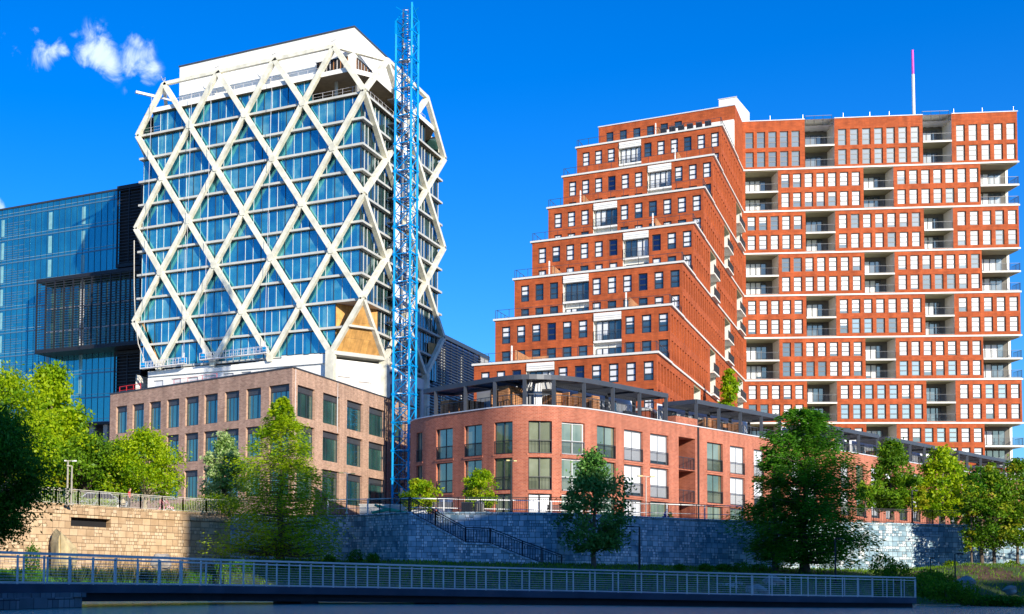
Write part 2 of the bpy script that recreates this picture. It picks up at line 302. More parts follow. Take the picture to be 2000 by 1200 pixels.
# ------------------------------------------------------------------ mesh builder
class MB:
    def __init__(s): s.v = []; s.f = []; s.mi = []; s.uv = []; s.mats = []

    def m(s, mat):
        if isinstance(mat, str): mat = M[mat]
        if mat not in s.mats: s.mats.append(mat)
        return s.mats.index(mat)

    def face(s, pts, mat, uvs=None):
        b = len(s.v); s.v.extend([tuple(p) for p in pts]); s.f.append(tuple(range(b, b + len(pts)))); s.mi.append(s.m(mat)); s.uv.append(uvs)

    def box(s, x0, x1, y0, y1, z0, z1, mat):
        s.obox(Vector((x0, y0, z0)), Vector((x1 - x0, 0, 0)), Vector((0, y1 - y0, 0)), Vector((0, 0, z1 - z0)), mat)

    def obox(s, o, a, b, c, mat):
        o = Vector(o); a = Vector(a); b = Vector(b); c = Vector(c)
        p = [o, o + a, o + a + b, o + b, o + c, o + a + c, o + a + b + c, o + b + c]
        for q in ((0, 3, 2, 1), (4, 5, 6, 7), (0, 1, 5, 4), (1, 2, 6, 5), (2, 3, 7, 6), (3, 0, 4, 7)):
            s.face([p[i] for i in q], mat)

    def beam(s, p0, p1, w, h, mat, up=(0, 0, 1)):
        p0 = Vector(p0); p1 = Vector(p1); d = (p1 - p0); L = d.length
        if L < 1e-6: return
        d.normalize(); up = Vector(up)
        if abs(d.dot(up)) > 0.98: up = Vector((0, 1, 0)) if abs(d.y) < .9 else Vector((1, 0, 0))
        sd = d.cross(up).normalized(); u = sd.cross(d).normalized()
        s.obox(p0 - sd * w / 2 - u * h / 2, d * L, sd * w, u * h, mat)

    def tube(s, pts, rads, mat, n=6, cap=True):
        rings = []
        for i, p in enumerate(pts):
            p = Vector(p)
            a = Vector(pts[max(0, i - 1)]); b = Vector(pts[min(len(pts) - 1, i + 1)]); d = (b - a).normalized()
            r = d.orthogonal().normalized() if i == 0 else (lastr - d * lastr.dot(d)).normalized()
            lastr = r; t = d.cross(r); base = len(s.v)
            for k in range(n):
                an = 2 * math.pi * k / n; s.v.append(tuple(p + (r * math.cos(an) + t * math.sin(an)) * rads[i]))
            rings.append(base)
        mi = s.m(mat)
        for i in range(len(rings) - 1):
            for k in range(n):
                s.f.append((rings[i] + k, rings[i] + (k + 1) % n, rings[i + 1] + (k + 1) % n, rings[i + 1] + k)); s.mi.append(mi); s.uv.append(None)
        if cap:
            for b in (rings[0], rings[-1]):
                s.f.append(tuple(range(b, b + n))); s.mi.append(mi); s.uv.append(None)

    def lathe(s, c, prof, mat, n=16):
        c = Vector(c); base = len(s.v)
        for (r, z) in prof:
            for k in range(n):
                a = 2 * math.pi * k / n; s.v.append((c.x + r * math.cos(a), c.y + r * math.sin(a), c.z + z))
        mi = s.m(mat)
        for i in range(len(prof) - 1):
            for k in range(n):
                s.f.append((base + i * n + k, base + i * n + (k + 1) % n, base + (i + 1) * n + (k + 1) % n, base + (i + 1) * n + k)); s.mi.append(mi); s.uv.append(None)

    def prism(s, poly, z0, z1, mat, top=True, bottom=True):
        n = len(poly)
        for i in range(n):
            a = poly[i]; b = poly[(i + 1) % n]
            s.face([(a[0], a[1], z0), (b[0], b[1], z0), (b[0], b[1], z1), (a[0], a[1], z1)], mat)
        if top: s.face([(p[0], p[1], z1) for p in poly], mat)
        if bottom: s.face([(p[0], p[1], z0) for p in reversed(poly)], mat)

    def build(s, name, parent=None, smooth=False):
        me = bpy.data.meshes.new(name)
        me.from_pydata(s.v, [], s.f)
        for m in s.mats: me.materials.append(m)
        me.polygons.foreach_set('material_index', s.mi)
        uvl = me.uv_layers.new(name='UVMap').data
        V = s.v; k = 0; buf = []
        for f, uv in zip(s.f, s.uv):
            if uv is not None:
                for q in uv: buf.extend(q)
            else:
                a, b, c = V[f[0]], V[f[1]], V[f[2]]
                ux, uy, uz = b[0] - a[0], b[1] - a[1], b[2] - a[2]; wx, wy, wz = c[0] - a[0], c[1] - a[1], c[2] - a[2]
                nx = uy * wz - uz * wy; ny = uz * wx - ux * wz; nz = ux * wy - uy * wx
                l = math.sqrt(nx * nx + ny * ny + nz * nz) or 1; h = math.hypot(nx, ny)
                if abs(nz) / l > 0.75 or h < 1e-9:
                    for i in f: buf.extend((V[i][0], V[i][1]))
                else:
                    tx, ty = -ny / h, nx / h
                    for i in f: buf.extend((V[i][0] * tx + V[i][1] * ty, V[i][2]))
        uvl.foreach_set('uv', buf)
        if smooth: me.polygons.foreach_set('use_smooth', [True] * len(me.polygons))
        me.update()
        o = bpy.data.objects.new(name, me); COL.objects.link(o)
        if parent is not None: o.parent = parent
        return o


def tag(o, label=None, cat=None, group=None, kind=None):
    if label: o['label'] = label
    if cat: o['category'] = cat
    if group: o['group'] = group
    if kind: o['kind'] = kind
    elif cat: o['kind'] = 'thing'
    return o


def thing(name, label, cat, group=None):
    o = bpy.data.objects.new(name, None); COL.objects.link(o)
    return tag(o, label, cat, group)


def setbase(o, loc):
    """move an Empty to its thing's base without moving the parts already built in world coordinates"""
    o.location = loc
    inv = Matrix.Translation(-Vector(loc))
    for c in o.children: c.matrix_parent_inverse = inv
    return o


class Line:
    """straight wall line: u metres along, d metres inwards"""
    def __init__(s, P, T, N): s.P = Vector((P[0], P[1], 0)); s.T = Vector((T[0], T[1], 0)).normalized(); s.N = Vector((N[0], N[1], 0)).normalized()
    def __call__(s, u, z, d=0.0): p = s.P + s.T * u - s.N * d; return Vector((p.x, p.y, z))
    def u_of(s, px, py=700):
        n = s.N; d = cam_ray(px, py); Q = CAM + d * ((s.P - CAM).dot(n) / d.dot(n)); return (Q - s.P).dot(s.T)


class Curve:
    """wall line that follows a plan polyline"""
    def __init__(s, pts):
        s.p = [Vector((a[0], a[1])) for a in pts]; s.L = [0.0]
        for a, b in zip(s.p, s.p[1:]): s.L.append(s.L[-1] + (b - a).length)
        s.n = []
        for i in range(len(s.p)):
            a = s.p[max(0, i - 1)]; b = s.p[min(len(s.p) - 1, i + 1)]; t = (b - a).normalized(); s.n.append(Vector((t.y, -t.x)))
    def seg(s, u):
        for i in range(len(s.p) - 1):
            if u <= s.L[i + 1] or i == len(s.p) - 2: return i, (u - s.L[i]) / (s.L[i + 1] - s.L[i])
    def __call__(s, u, z, d=0.0):
        i, f = s.seg(u); p = s.p[i].lerp(s.p[i + 1], f); n = s.n[i].lerp(s.n[i + 1], max(0, min(1, f))).normalized()
        p = p - n * d; return Vector((p.x, p.y, z))
    def tangent(s, u):
        i, f = s.seg(u); t = (s.p[i + 1] - s.p[i]).normalized(); return Vector((t.x, t.y, 0))
    def u_of(s, px, py=None):
        d = cam_ray(px, 900); best = None
        for i in range(len(s.p) - 1):
            a = s.p[i]; b = s.p[i + 1]; e = b - a
            den = d.x * e.y - d.y * e.x
            if abs(den) < 1e-9: continue
            k = (a.x * e.y - a.y * e.x) / den; f = (a.x * d.y - a.y * d.x) / den
            if k > 0 and -0.001 <= f <= 1.001 and (best is None or k < best[0]): best = (k, s.L[i] + f * e.length)
        return best[1] if best else None


def wall(mb, pos, u0, u1, z0, z1, ops, mat, depth=0.25, rmat=None, extra=()):
    """wall skin with real openings; ops: (ua,ub,za,zb[,depth[,reveal material]])"""
    us = sorted(set([round(x, 4) for x in [u0, u1] + [o[0] for o in ops] + [o[1] for o in ops] + [e for e in extra if u0 < e < u1]]))
    zs = sorted(set([round(x, 4) for x in [z0, z1] + [o[2] for o in ops] + [o[3] for o in ops]]))
    us = [u for u in us if u0 - 1e-3 <= u <= u1 + 1e-3]; zs = [z for z in zs if z0 - 1e-3 <= z <= z1 + 1e-3]
    cells = set()
    for i in range(len(us) - 1):
        uc = (us[i] + us[i + 1]) / 2
        col = [o for o in ops if o[0] < uc < o[1]]
        k = 0
        while k < len(zs) - 1:
            zc = (zs[k] + zs[k + 1]) / 2
            if any(o[2] < zc < o[3] for o in col): k += 1; continue
            e = k
            while e + 1 < len(zs) - 1 and not any(o[2] < (zs[e + 1] + zs[e + 2]) / 2 < o[3] for o in col): e += 1
            a, b, c, d = us[i], us[i + 1], zs[k], zs[e + 1]
            mb.face([pos(a, c), pos(b, c), pos(b, d), pos(a, d)], mat, [(a, c), (b, c), (b, d), (a, d)])
            k = e + 1
    for o in ops:
        a, b, c, d = o[:4]; dp = o[4] if len(o) > 4 else depth; rm = o[5] if len(o) > 5 else (rmat or mat)
        mb.face([pos(a, c), pos(a, d), pos(a, d, dp), pos(a, c, dp)], rm)
        mb.face([pos(b, c), pos(b, d), pos(b, d, dp), pos(b, c, dp)], rm)
        mb.face([pos(a, c), pos(b, c), pos(b, c, dp), pos(a, c, dp)], rm)
        mb.face([pos(a, d), pos(b, d), pos(b, d, dp), pos(a, d, dp)], rm)


def pbox(mb, pos, a, b, c, d, d0, d1, mat):
    """box in wall coordinates u a..b, z c..d, depth d0..d1"""
    P = [pos(a, c, d0), pos(b, c, d0), pos(b, c, d1), pos(a, c, d1), pos(a, d, d0), pos(b, d, d0), pos(b, d, d1), pos(a, d, d1)]
    for q in ((0, 3, 2, 1), (4, 5, 6, 7), (0, 1, 5, 4), (1, 2, 6, 5), (2, 3, 7, 6), (3, 0, 4, 7)):
        mb.face([P[i] for i in q], mat)


def window_geo(fr, pa, pos, a, b, c, d, kind, dep=0.16, bars=(0.36, 0.70), vb=(), fmat='frame', fw=0.13):
    """fr gets the frame, pa gets the panes. kind: W blind, H half blind, D dark, N navy, B cloudy"""
    for (x0, x1, y0, y1) in ((a, a + fw, c, d), (b - fw, b, c, d), (a + fw, b - fw, c, c + fw), (a + fw, b - fw, d - fw, d)):
        pbox(fr, pos, x0, x1, y0, y1, dep - .05, dep + .05, fmat)
    for t in bars:
        z = c + (d - c) * t; pbox(fr, pos, a + fw, b - fw, z - .075, z + .075, dep - .04, dep + .04, fmat)
    for t in vb:
        u = a + (b - a) * t; pbox(fr, pos, u - .035, u + .035, c + fw, d - fw, dep - .03, dep + .045, fmat)
    g = {'D': 'glassW', 'N': 'glassN', 'B': 'glassB', 'W': 'blind', 'H': 'glassW', 'J': 'glassJ', 'P': 'glassP'}[kind]
    def q(z0, z1, m, dd=0.0):
        e = dep + dd
        pa.face([pos(a, z0, e), pos(b, z0, e), pos(b, z1, e), pos(a, z1, e)], m, [(a + .5, z0), (a + .51, z0), (a + .51, z1), (a + .5, z1)] if kind in 'DNBH' else [(a, z0), (b, z0), (b, z1), (a, z1)])
    if kind == 'H':
        f = random.choice([.35, .45, .55, .75]); zz = d - (d - c) * f; q(c, zz, g); q(zz, d, 'blind')
    elif kind == 'W':
        if random.random() < .35:
            zz = c + (d - c) * random.choice([.12, .18, .3]); q(zz, d, 'blind'); q(c, zz, 'glassW')
        else: q(c, d, 'blind')
    else: q(c, d, g)


def rail_geo(mb, p0, p1, h, mat, step=0.14, post=1.6, bar=0.022, pw=0.05, top=0.05, bottom=0.08, mid=None):
    """railing of vertical bars between two ground points (may slope)"""
    p0 = Vector(p0); p1 = Vector(p1); d = p1 - p0; L = math.hypot(d.x, d.y)
    if L < .05: return
    Z = Vector((0, 0, 1))
    mb.beam(p0 + Z * h, p1 + Z * h, top, top, mat)
    mb.beam(p0 + Z * bottom, p1 + Z * bottom, top * .7, top * .7, mat)
    if mid: mb.beam(p0 + Z * mid, p1 + Z * mid, top * .7, top * .7, mat)
    n = max(1, int(round(L / post)))
    for i in range(n + 1):
        q = p0 + d * (i / n); mb.beam(q, q + Z * h, pw, pw, mat)
    if step:
        k = max(1, int(L / step))
        for i in range(1, k):
            q = p0 + d * (i / k); mb.beam(q + Z * bottom, q + Z * (mid or h), bar, bar, mat)

# ================================================================== SETTING
PZ = 5.6
WALLTOP = [(-260, 975), (0, 983), (91, 984.5), (256.7, 995.8), (357, 1001.7), (450, 1006), (560, 1009), (684.5, 1009.3), (740, 1006.6), (798, 1003)]
left_top = [on_z(x, y, PZ) for x, y in WALLTOP]
BACKTOP = [(852, 1003.2), (891.7, 1003), (1087, 1004), (1222, 1010), (1363, 1016), (1445, 1019), (1600, 1022), (1700, 1023.6), (1880, 1027.5), (2000, 1029), (2300, 1034)]
back_top = [on_z(x, y, 5.7) for x, y in BACKTOP]
LW = [Vector((p.x, p.y)) for p in left_top]
BW = [Vector((p.x, p.y)) for p in back_top]


def settings_ground():
    g = MB()
    g.face([(-1500, -800, -0.9), (1500, -800, -0.9), (1500, 2500, -0.9), (-1500, 2500, -0.9)], 'soil')
    tag(g.build('ground'), kind='structure')
    w = MB()
    w.face([(-400, -200, 0), (300, -200, 0), (300, 140, 0), (-400, 140, 0)], 'water')
    tag(w.build('water'), kind='structure')
    # plaza: everything behind the retaining walls
    p = MB()
    edge = [(v.x, v.y) for v in LW] + [(v.x, v.y) for v in BW]
    n = len(edge)
    for i in range(n - 1):
        a, b = edge[i], edge[i + 1]
        fa = (a[0] - 0.0, a[1] + .05); fb = (b[0], b[1] + .05)
        A2 = (a[0] * 1.0 - 20, 1400); B2 = (b[0] - 20, 1400)
        p.face([(fa[0], fa[1], PZ - .02), (fb[0], fb[1], PZ - .02), (B2[0], B2[1], PZ - .02), (A2[0], A2[1], PZ - .02)], 'pave')
    x0 = edge[0]; x1 = edge[-1]
    p.face([(-1500, x0[1], PZ - .02), (x0[0], x0[1] + .05, PZ - .02), (x0[0] - 20, 1400, PZ - .02), (-1500, 1400, PZ - .02)], 'pave')
    p.face([(x1[0], x1[1] + .05, PZ - .02), (1500, x1[1], PZ - .02), (1500, 1400, PZ - .02), (x1[0] - 20, 1400, PZ - .02)], 'pave')
    tag(p.build('plaza_pavement'), kind='structure')


def ground_profile(f, px):
    """height of the bank: f 0 at the shore, 1 at the wall foot"""
    zt = 2.15 if px > 430 else 0.95
    z = -0.35 + (zt + .35) * (1 - (1 - min(1, f)) ** 1.7)
    if px > 1730: z += 0.9 * math.exp(-((f - .6) / .35) ** 2) * min(1, (px - 1730) / 160)
    return z


BANK = []
def bank():
    g = MB(); nx, ny = 150, 14
    pts = []
    for i in range(nx + 1):
        px = -260 + i / nx * 2560
        # foot of the wall
        d = cam_ray(px, 1000); best = None
        for P in (LW, BW):
            for a, b in zip(P, P[1:]):
                e = b - a; den = d.x * e.y - d.y * e.x
                if abs(den) < 1e-9: continue
                k = (a.x * e.y - a.y * e.x) / den; t = (a.x * d.y - a.y * d.x) / den
                if k > 0 and -.02 <= t <= 1.02: best = k if best is None else min(best, k)
        if best is None: best = 88
        kw = best + .3
        ks = kw - (24 if px > 430 else 15) + (3 if px > 1700 else 0) + 1.2 * math.sin(px * .013)
        if px < 430: ks = min(ks, kw - 12)
        row = []
        for j in range(ny + 1):
            f = j / ny; k = ks + (kw - ks) * f
            z = ground_profile(f, px) + random.uniform(-.05, .05) * (0 < j < ny)
            row.append(Vector((d.x * k, d.y * k, z)))
        pts.append((px, row))
    for i in range(nx):
        for j in range(ny):
            a = pts[i][1][j]; b = pts[i + 1][1][j]; c = pts[i + 1][1][j + 1]; e = pts[i][1][j + 1]
            px = pts[i][0]
            soil = (px > 1740 and .35 < j / ny < .9 and math.sin(px * .05 + j) > -.5) or (px < 420 and j > 9)
            g.face([a, b, c, e], 'soil' if soil else 'grassg')
    BANK.extend(pts)
    tag(g.build('lawn_bank', smooth=True), kind='structure')


def bank_point(px, f):
    i = max(0, min(len(BANK) - 1, int(round((px + 260) / 2560 * 150)))); row = BANK[i][1]
    j = f * (len(row) - 1); a = int(j); b = min(len(row) - 1, a + 1)
    return row[a].lerp(row[b], j - a)


def bank_at(px, py):
    """the bank point seen at this pixel"""
    best = None
    for k in range(0, 41):
        q = bank_point(px, k / 40); e = abs(proj(q)[1] - py)
        if best is None or e < best[0]: best = (e, q)
    return best[1]


settings_ground(); bank()


# ------------------------------------------------------------------ retaining walls
def retaining_walls():
    # brown ashlar wall on the left, with a slot opening
    cut = 5
    cl = Curve([(v.x, v.y) for v in LW[:cut + 1]]); w = MB()
    ua = cl.u_of(141); ub = cl.u_of(219)
    ex = cl.L[1:-1]
    t = thing('brown_stone_wall', 'tan squared stone retaining wall with a dark slot opening, left of the feathery tree', 'retaining wall')
    wall(w, cl, 0, cl.L[-1], -.8, PZ - .62, [(ua, ub, 4.17, 4.80, .5)], 'brown_stone', extra=ex)
    pbox(w, cl, ua - .1, ub + .1, 4.1, 4.9, .5, .56, 'dark')
    o = w.build('wall_face', t)
    c = MB()
    for i in range(len(cl.p) - 1):
        pbox(c, cl, cl.L[i], cl.L[i + 1] - .001, PZ - .58, PZ, -.10, .45, 'brown_stone')
        pbox(c, cl, cl.L[i], cl.L[i + 1] - .001, PZ - .62, PZ - .58, .06, .4, 'dark')
        pbox(c, cl, cl.L[i], cl.L[i + 1] - .001, PZ, PZ + .09, -.16, .5, 'brown_stone')
    c.build('coping', t)
    # grey ashlar: the part that ends in the stair
    lw = LW[cut:]
    t = thing('grey_stone_wall', 'long blue grey stone retaining wall with a stair let into it', 'retaining wall')
    c2 = Curve([(v.x, v.y) for v in lw]); w = MB()
    wall(w, c2, 0, c2.L[-1], -.8, PZ, [], 'grey_stone', extra=c2.L[1:-1])
    cb = Curve([(v.x, v.y) for v in BW])
    wall(w, cb, 0, cb.L[-1], -.8, 5.7, [], 'grey_stone', extra=cb.L[1:-1])
    e0 = lw[-1]; e1 = BW[0]; w.face([(e0.x, e0.y, -.8), (e1.x, e1.y, -.8), (e1.x, e1.y, 5.65), (e0.x, e0.y, 5.65)], 'grey_stone')
    w.build('wall_face', t)
    c = MB()
    for cc, zz in ((c2, PZ), (cb, 5.7)):
        for i in range(len(cc.p) - 1): pbox(c, cc, cc.L[i], cc.L[i + 1] - .001, zz, zz + .11, -.07, .45, 'grey_stone')
    c.build('coping', t)
    # stair flank wall with a sloping top in front of the back wall
    A = lw[-1]; tdir = (BW[2] - BW[1]).normalized(); nn = Vector((tdir.y, -tdir.x))
    ln = Line((A.x, A.y), (tdir.x, tdir.y), (nn.x, nn.y))
    prof = [(798, 1003), (850, 1031), (909, 1063), (957, 1065), (1020, 1090), (1097, 1118)]
    pr = [(ln.u_of(x, y), on_plane(x, y, ln.P, (nn.x, nn.y, 0)).z) for x, y in prof]
    w = MB(); k = MB()
    for (u0, z0), (u1, z1) in zip(pr, pr[1:]):
        n = max(1, int((u1 - u0) / .6))
        for i in range(n):
            a = u0 + (u1 - u0) * i / n; b = u0 + (u1 - u0) * (i + 1) / n; za = z0 + (z1 - z0) * i / n; zb = z0 + (z1 - z0) * (i + 1) / n
            for dd in (0, .4):
                w.face([ln(a, .0, dd), ln(b, .0, dd), ln(b, zb, dd), ln(a, za, dd)], 'grey_stone', [(a, 0), (b, 0), (b, zb), (a, za)])
        k.beam(ln(u0, z0 + .05, .2), ln(u1 + .02, z1 + .05, .2), .55, .12, 'grey_stone')
    w.build('stair_flank', t); k.build('flank_coping', t)
    # steps
    s = MB()
    (ua, za), (ub, zb), (uc, zc), (ud, zd) = pr[0], pr[2], pr[3], pr[5]
    def flight(u0, z0, u1, z1, n):
        for i in range(n):
            a = u0 + (u1 - u0) * i / n; b = u0 + (u1 - u0) * (i + 1) / n; zt = z0 + (z1 - z0) * (i + .3) / n
            pbox(s, ln, a, b, zt - 1.2, zt, .4, 2.3, 'dgrey')
    flight(ua + .3, za - .1, ub, zb - .1, 14); pbox(s, ln, ub, uc, zb - 1.2, zb - .1, .4, 2.3, 'dgrey'); flight(uc, zc - .1, ud, zd, 12)
    s.build('steps', t)
    # rails of the stair
    for nm, dd in (('stair_railing', .2), ('stair_railing', 2.2)):
        r = MB(); q = pr if dd < 1 else [(pr[2][0] - 2.8, pr[0][1] - .9), pr[2], pr[3], pr[5]]
        for (u0, z0), (u1, z1) in zip(q, q[1:]):
            rail_geo(r, ln(u0, z0 + .1, dd), ln(u1, z1 + .1, dd), 1.1, 'black', .17, 1.5, .032, .08, top=.07, mid=.95)
        g = r.build(nm)
        tag(g, 'black barred stair railing on the sloping coping, nearer of the two' if dd < 1 else 'black stair railing against the grey stone wall, farther of the two', 'railing')
    r = MB()
    a, b = pr[0][0] + .6, pr[2][0] - .2
    r.beam(ln(a + 1.2, PZ + .5, 1.3), ln(b, zb + .95, 1.3), .045, .045, 'steel')
    for i in range(5):
        f = i / 4; u = a + 1.2 + (b - a - 1.2) * f; z = PZ + .5 + (zb + .95 - PZ - .5) * f; r.beam(ln(u, z - 1.25, 1.3), ln(u, z, 1.3), .04, .04, 'steel')
    tag(r.build('handrail'), 'pale steel handrail down the middle of the stone stair', 'handrail')
    return cl, c2, cb, ln, pr


CL, C2, CB, STLN, STPR = retaining_walls()


def plaza_fences():
    f = MB()
    for a, b, cc in ((40, 450, CL),):
        u0 = cc.u_of(60); u1 = cc.L[-1]; n = 9
        for i in range(n):
            rail_geo(f, cc(u0 + (u1 - u0) * i / n, PZ + .09, .2), cc(u0 + (u1 - u0) * (i + 1) / n, PZ + .09, .2), 1.07, 'steeld', .15, 2.4, .022, .08, mid=.96)
    tag(f.build('tan_fence'), 'weathered tan grey barred fence on the brown stone wall', 'fence')
    f = MB()
    n = 12; u1 = C2.L[-1]
    for i in range(n): rail_geo(f, C2(u1 * i / n, PZ + .11, .2), C2(u1 * (i + 1) / n, PZ + .11, .2), 1.07, 'black', .13, 1.3, .02, .05, mid=.95)
    tag(f.build('black_fence'), 'black barred fence on the grey wall between the feathery tree and the stair', 'fence')
    f = MB(); u0 = 0.0; u1 = CB.u_of(1990); n = 30
    for i in range(n): rail_geo(f, CB(u0 + (u1 - u0) * i / n, 5.81, .2), CB(u0 + (u1 - u0) * (i + 1) / n, 5.81, .2), 1.07, 'black', .13, 1.6, .02, .05, mid=.95)
    tag(f.build('black_fence'), 'long black barred fence on the grey wall below the round brick building', 'fence')
    # pale rail in the sun behind
    f = MB(); P = [on_z(640, 1003, 5.6), on_z(800, 1001, 5.6), on_z(1000, 1005, 5.6), on_z(1450, 1016, 5.6)]
    P = [Vector((p.x, p.y)) * 1.055 for p in P]
    for a, b in zip(P, P[1:]):
        rail_geo(f, (a.x, a.y, PZ), (b.x, b.y, PZ), 1.28, 'framew', 0, 2.9, .02, .09, top=.07, bottom=.6)
    tag(f.build('white_rail'), 'white painted rail with square posts behind the black fence', 'railing')


plaza_fences()


# ------------------------------------------------------------------ footbridge
BR = [(-140, 68, 1139.5), (0, 62, 1141), (80, 60, 1141.3), (160, 58, 1142), (300, 54.3, 1143.4), (440, 51, 1145), (620, 48.3, 1147.7), (800, 46.2, 1150.7), (980, 44.4, 1154),
      (1160, 43.2, 1157), (1330, 42.6, 1160.5), (1500, 41.8, 1164), (1640, 40.6, 1166), (1790, 38.8, 1168)]
def bridge():
    P = [at(x, y, 1.07 * F_PX / s) for x, s, y in BR]
    c = Curve([(p.x, p.y) for p in P]); zs = [p.z for p in P]
    def zu(u):
        i, f = c.seg(u); return zs[i] + (zs[min(i + 1, len(zs) - 1)] - zs[i]) * f
    def pos(u, z, d=0.0): q = c(u, z, d); return q
    W = 2.5
    t = thing('footbridge', 'low dark footbridge over the water with steel cable railings', 'bridge')
    d = MB(); b = MB(); us = c.L; u3 = c.L[3]
    for i in range(len(us) - 1):
        n = 3
        for k in range(n):
            a = us[i] + (us[i + 1] - us[i]) * k / n; e = us[i] + (us[i + 1] - us[i]) * (k + 1) / n; za, ze = zu(a), zu(e)
            for (z0, z1, d0, d1, mm, mb) in ((-.30, 0, 0, W, 'deck', d), (-.62, -.302, .22, .5, 'deckb', b), (-.62, -.302, W - .5, W - .22, 'deckb', b)):
                if i < 3 and mb is b: continue
                Q = [pos(a, za + z0, d0), pos(e, ze + z0, d0), pos(e, ze + z0, d1), pos(a, za + z0, d1), pos(a, za + z1, d0), pos(e, ze + z1, d0), pos(e, ze + z1, d1), pos(a, za + z1, d1)]
                for q in ((0, 3, 2, 1), (4, 5, 6, 7), (0, 1, 5, 4), (2, 3, 7, 6)): mb.face([Q[j] for j in q], mm)
    d.build('deck', t); b.build('beam', t)
    for px in (616, 885, 1140, 1395, 1650, 1750):
        u = c.u_of(px); pm = MB(); pbox(pm, pos, u - .5, u + .5, -1, zu(u) - .62, .3, W - .3, 'deckb'); pm.build('pier', t)
    # end ramp leaf and slanted abutment at the right
    # railings
    for side, dd in ((0, .06), (1, W - .06)):
        L = c.L[-1]; u = c.L[0]; u_end = L; n = int((u_end - u) / 1.22)
        pr = MB(); po = MB(); cab = MB(); last = None
        for i in range(n + 1):
            uu = u + (u_end - u) * i / n; z = zu(uu); q = pos(uu, z, dd)
            po.beam(q, q + Vector((0, 0, 1.0)), .05, .07, 'steel')
            if last:
                for h, w_ in ((1.08, .075), (.93, .05), (.04, .04)):
                    pr.beam(last + Vector((0, 0, h)), q + Vector((0, 0, h)), w_, w_ * .8, 'steel')
                for k in range(7):
                    cab.beam(last + Vector((0, 0, .15 + .105 * k)), q + Vector((0, 0, .15 + .105 * k)), .009, .009, 'steel')
            last = q
        r = pr.build('handrail', t); po.build('railing_post', t)['kind'] = 'stuff'; cab.build('cable', r)
    # closing rail across the right-hand end
    e = MB(); a = pos(c.L[-1], zs[-1], .06); bq = pos(c.L[-1], zs[-1], W - .06); e.beam(a + Vector((0, 0, 1.08)), bq + Vector((0, 0, 1.08)), .07, .06, 'steel')
    for i in range(5): q = a.lerp(bq, i / 4); e.beam(q, q + Vector((0, 0, 1.0)), .09 if i in (0, 4) else .04, .09 if i in (0, 4) else .04, 'steel')
    e.build('end_rail', t)
    # stone abutment on the left
    ab = thing('stone_abutment', 'blue grey stone block pier carrying the left end of the footbridge', 'abutment')
    w = MB(); pbox(w, pos, 0, u3, -1, zs[2] - .46, -.02, W + .3, 'abut_stone'); w.build('pier_wall', ab)
    w = MB()
    ue = u3 + .12; n = 12
    for i in range(n): pbox(w, pos, ue * i / n + .012, ue * (i + 1) / n - .012, zs[2] - .46, zs[2] - .302, -.14 + random.uniform(-.02, .02), W + .35, 'abut_stone')
    w.build('coping', ab)
    return c, zu


BRC, BRZ = bridge()

# ================================================================== RED STEPPED APARTMENT TOWER
BZ0, BST = 24.05, 6.36
def Bz(k): return BZ0 + BST * k


def balcony_glass(fr, pa, pos, a, b, z0, z1, dep, kinds, door=True):
    n = len(kinds)
    for i, k in enumerate(kinds):
        x0 = a + (b - a) * i / n; x1 = a + (b - a) * (i + 1) / n
        window_geo(fr, pa, pos, x0, x1, z0, z1, k, dep, bars=(), fmat='frame', fw=.06)


def rail_wall(mb, pos, a, b, z, d0=.05, h=1.07, step=.16):
    rail_geo(mb, pos(a, z, d0), pos(b, z, d0), h, 'frame', step, 1.3, .02, .045, top=.045)


